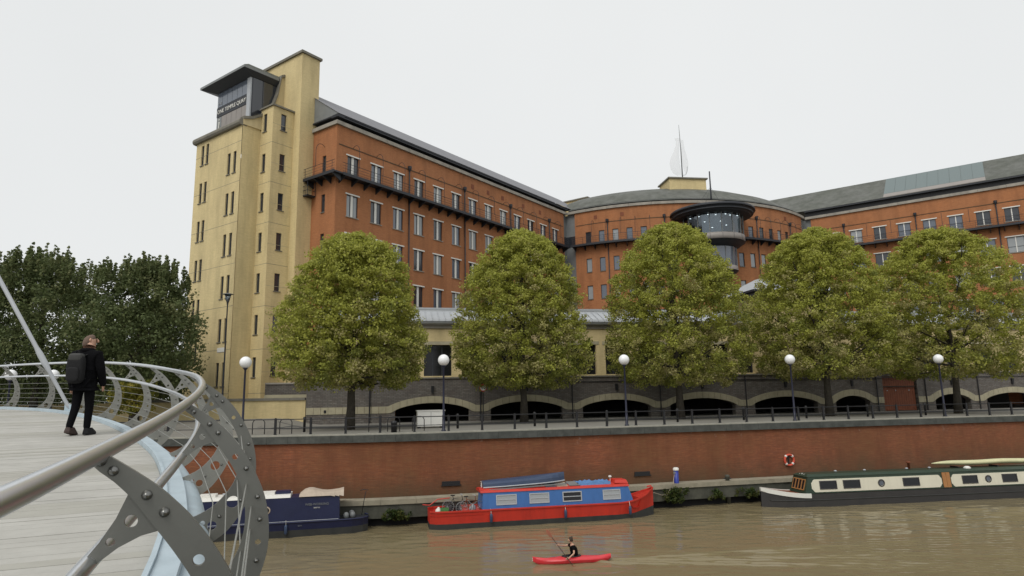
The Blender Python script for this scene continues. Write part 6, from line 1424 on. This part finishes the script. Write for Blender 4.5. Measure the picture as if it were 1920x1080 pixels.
for sg in (-1, 1): b = MB(); b.lathe([(.0005, .006), (.008, .004), (.010, 0), (.0005, -.002)], T @ Vector((sg * .032, .092, .018)), 8, T=Matrix.Rotation(rad(-90), 4, 'X')); link('eye', b.mesh('eye', M['black'], smooth=True), man)
b = MB(); b.tube([T @ Vector((-.025, .094, -.055)), T @ Vector((0, .101, -.056)), T @ Vector((.025, .094, -.055))], .006, 6); link('mouth', b.mesh('mouth', M['shoebrown']), man)
b = MB(); b.tube([Vector((.0 + .085 * math.cos(a),   .01 + .08 * math.sin(a), 1.50)) for a in [2 * math.pi * i / 14 for i in range(15)]], .042, 8, cap=False); link('collar', b.mesh('collar', M['cloth'], smooth=True), man)
# backpack
bk = empty('backpack', MP + Matrix.Rotation(rad(2), 3, 'Z') @ Vector((-.04, -.16, .98)), rad(2)); tag(bk, 'black rucksack with grey top pocket worn on the walking man', 'backpack')
def blob(cx, cy, cz, sx, sy, sz, n=12, p=.55):
    b = MB(); rows = []
    for i in range(n + 1):
        ph = -math.pi / 2 + math.pi * i / n; cz_ = abs(math.sin(ph)) ** p * (1 if ph > 0 else -1); cw = abs(math.cos(ph)) ** p
        rows.append([(cx + sx * cw * abs(math.cos(a)) ** p * (1 if math.cos(a) > 0 else -1), cy + sy * cw * abs(math.sin(a)) ** p * (1 if math.sin(a) > 0 else -1), cz + sz * cz_) for a in [2 * math.pi * k / 16 + .01 for k in range(16)]])
    for A, B in zip(rows, rows[1:]):
        for k in range(16): b.face([A[k], A[(k + 1) % 16], B[(k + 1) % 16], B[k]])
    return b
link('main_compartment', blob(0, -.06, .18, .145, .085, .26).mesh('main_compartment', M['pack'], smooth=True), bk)
link('front_pocket', blob(0, -.145, .08, .11, .035, .13).mesh('front_pocket', M['pack'], smooth=True), bk)
link('top_pocket', blob(0, -.065, .38, .12, .085, .075).mesh('top_pocket', M['packgrey'], smooth=True), bk)
for sg in (-1, 1): b = MB(); b.tube([(sg * .10, 0, .42), (sg * .12, .10, .46), (sg * .13, .24, .40), (sg * .14, .28, .25), (sg * .14, .16, .08), (sg * .12, .0, .0)], .018, 6, flat=.5); link('strap', b.mesh('strap', M['pack'], smooth=True), bk)
b = MB(); b.tube([(-.04, -.06, .46), (0, -.06, .51), (.04, -.06, .46)], .010, 6); link('grab_loop', b.mesh('grab_loop', M['pack'], smooth=True), bk)

# kayak and paddler: local x = towards the bow (left in the photo)
KH = 261.5; KL = Vector((2.42, 30.42, 0)); KZ = rad(90 - KH)
ky = empty('kayak', KL, KZ); tag(ky, 'small red kayak paddled on the river below the red boat', 'kayak')
secs = []
for i in range(25):
    f = i / 24; x = -1.75 + 3.5 * f; w_ = .37 * max(.02, math.sin(math.pi * min(1, max(0, .5 + (f - .47) * .98))) ** .8); zt_ = .22 + .10 * max(0, (f - .8) / .2) ** 1.5 + .05 * math.exp(-((f - .5) / .2) ** 2) + .06 * max(0, (.15 - f) / .15); zb = -.10 + .22 * max(0, (f - .82) / .18) ** 2 + .18 * max(0, (.15 - f) / .15) ** 2
    secs.append([(x, w_ * math.cos(a), (zt_ * .55 + zt_ * .45 * math.sin(a)) if math.sin(a) >= 0 else (zt_ * .55 + (zt_ * .55 - zb) * math.sin(a))) for a in [2 * math.pi * k / 14 for k in range(14)]])
b = MB()
for A, B in zip(secs, secs[1:]):
    for k in range(14): b.face([A[k], A[(k + 1) % 14], B[(k + 1) % 14], B[k]])
b.face(secs[0]); b.face(secs[-1][::-1]); link('hull', b.mesh('hull', M['kayak'], smooth=True), ky)
b = MB(); b.tube([(.02 + .42 * math.cos(a), .23 * math.sin(a),   .265) for a in [2 * math.pi * k / 20 for k in range(21)]], .022, 6, cap=False); cm = link('cockpit_rim', b.mesh('cockpit_rim', M['black'], smooth=True), ky)
b = MB(); b.face([(.02 + .42 * math.cos(a), .23 * math.sin(a), .272) for a in [2 * math.pi * k / 20 for k in range(20)]]); b.face([(.02 + .42 * math.cos(a), .23 * math.sin(a), .26) for a in [-2 * math.pi * k / 20 for k in range(20)]]); link('spray_deck', b.mesh('spray_deck', M['black']), cm)
for x in (1.25, -1.45): b = MB(); b.lathe([(.0005, .0), (.07, .0), (.05, .03), (.0005, .035)], (x, 0, .175 if x > 0 else .19), 10); link('hatch', b.mesh('hatch', M['white']), ky)
b = MB(); b.tube([(1.66, 0, .2), (1.76, 0, .26), (1.74, 0, .14)], .014, 5); link('grab_handle', b.mesh('grab_handle', M['white']), ky)
# paddler: sits facing the bow (+x); our side is local +y... left hand low towards the viewer
pd = empty('person', KL + Vector((0, 0, .10)), KZ); tag(pd, 'paddler with brown hair in dark vest sitting in the red kayak', 'person')
V = [(-.12, 0, .12), (-.11, 0, .30), (-.08, 0, .46), (-.03, 0, .60), (.0, 0, .68), (.03, 0, .76), (.05, 0, .84), (.04, 0, .90)]
R_ = [(.13, .15), (.11, .14), (.11, .155), (.09, .13), (.05, .05), (.075, .068), (.085, .075), (.06, .055)]; E2 = [(i, i + 1) for i in range(7)]
a1 = add((-.03, .19, .57), .050, 3); a2 = add((-.02, .36, .34), .040, a1); a3 = add((.22, .40, .17), .030, a2); hand(V[a3], (.8, .05, -.25), (0, .2, 1), (V, E2, R_))
c1 = add((-.03, -.19, .58), .050, 3); c2 = add((.25, -.20, .56), .040, c1); c3 = add((.50, -.10, .60), .030, c2); hand(V[c3], (1, .1, .1), (0, .2, 1), (V, E2, R_))
l1 = add((.12, .11, .10), .075, 0); l2 = add((.40, .13, .13), .05, l1); r1 = add((.12, -.11, .10), .075, 0); r2 = add((.40, -.13, .13), .05, r1)
skinned('body', V, E2, R_, M['skin'], pd)
skinned('vest', [V[0], V[1], V[2], V[3], (-.03, .19, .57), (-.03, -.19, .58), (-.025, .30, .43), (.14, -.195, .57)], [(0, 1), (1, 2), (2, 3), (3, 4), (3, 5), (4, 6), (5, 7)], [(.175, .19), (.155, .18), (.155, .195), (.125, .15), .08, .08, .066, .066], M['cloth'], pd)
skinned('shorts', [V[0], V[l1], V[l2], V[r1], V[r2]], [(0, 1), (1, 2), (0, 3), (3, 4)], [(.15, .17), .09, .065, .09, .065], M['cloth'], pd)
b = MB(); b.lathe([(.0005, .12), (.05, .11), (.085, .07), (.098, .01), (.095, -.04), (.07, -.09)], (0, 0, 0), 14); b.v = [(v[0] * 1.0 + .025, v[1] * .92, v[2] + .845) for v in b.v]; link('hair', b.mesh('hair', M['hair'], smooth=True), pd)
b = MB(); b.lathe([(.0005, .03), (.03, .02), (.04, -.01), (.0005, -.03)], (-.02, 0, .95), 10); link('hair_bun', b.mesh('hair_bun', M['hair'], smooth=True), pd)
b = MB(); b.lathe([(.0005, .05), (.05, .045), (.068, .0), (.05, -.06), (.0005, -.075)], (.075, 0, .82), 12); link('face', b.mesh('face', M['skin'], smooth=True), pd)
b = MB(); b.tube([(.138, 0, .845), (.158, 0, .815), (.135, 0, .805)], .012, 6); link('nose', b.mesh('nose', M['skin'], smooth=True), pd)
# paddle
q0 = pd.matrix_basis; A_p = Vector((.28, .46, .14)); B_p = Vector((.60, -.10, .61)); dp = (B_p - A_p).normalized(); 
pt = empty('paddle', KL + Vector((0, 0, .10)), KZ); tag(pt, 'double bladed dark paddle held across the kayak', 'paddle')
e0, e1 = A_p - dp * .35, B_p + dp * .45
b = MB(); b.tube([e0, e1], .016, 8); link('shaft', b.mesh('shaft', M['hair'], smooth=True), pt)
for e, s_ in ((e0, -1), (e1, 1)):
    sd_ = dp.cross(Vector((0, 1, .3))).normalized(); nn = dp.cross(sd_).normalized(); b = MB(); pf = [(0, .02), (.10, .055), (.25, .085), (.38, .075), (.45, .03)]
    for (d0, w0), (d1, w1) in zip(pf, pf[1:]): b.hexa([e + dp * s_ * d0 - sd_ * w0 - nn * .006, e + dp * s_ * d1 - sd_ * w1 - nn * .006, e + dp * s_ * d1 + sd_ * w1 - nn * .006, e + dp * s_ * d0 + sd_ * w0 - nn * .006, e + dp * s_ * d0 - sd_ * w0 + nn * .006, e + dp * s_ * d1 - sd_ * w1 + nn * .006, e + dp * s_ * d1 + sd_ * w1 + nn * .006, e + dp * s_ * d0 + sd_ * w0 + nn * .006])
    link('blade', b.mesh('blade', M['doorred']), pt)
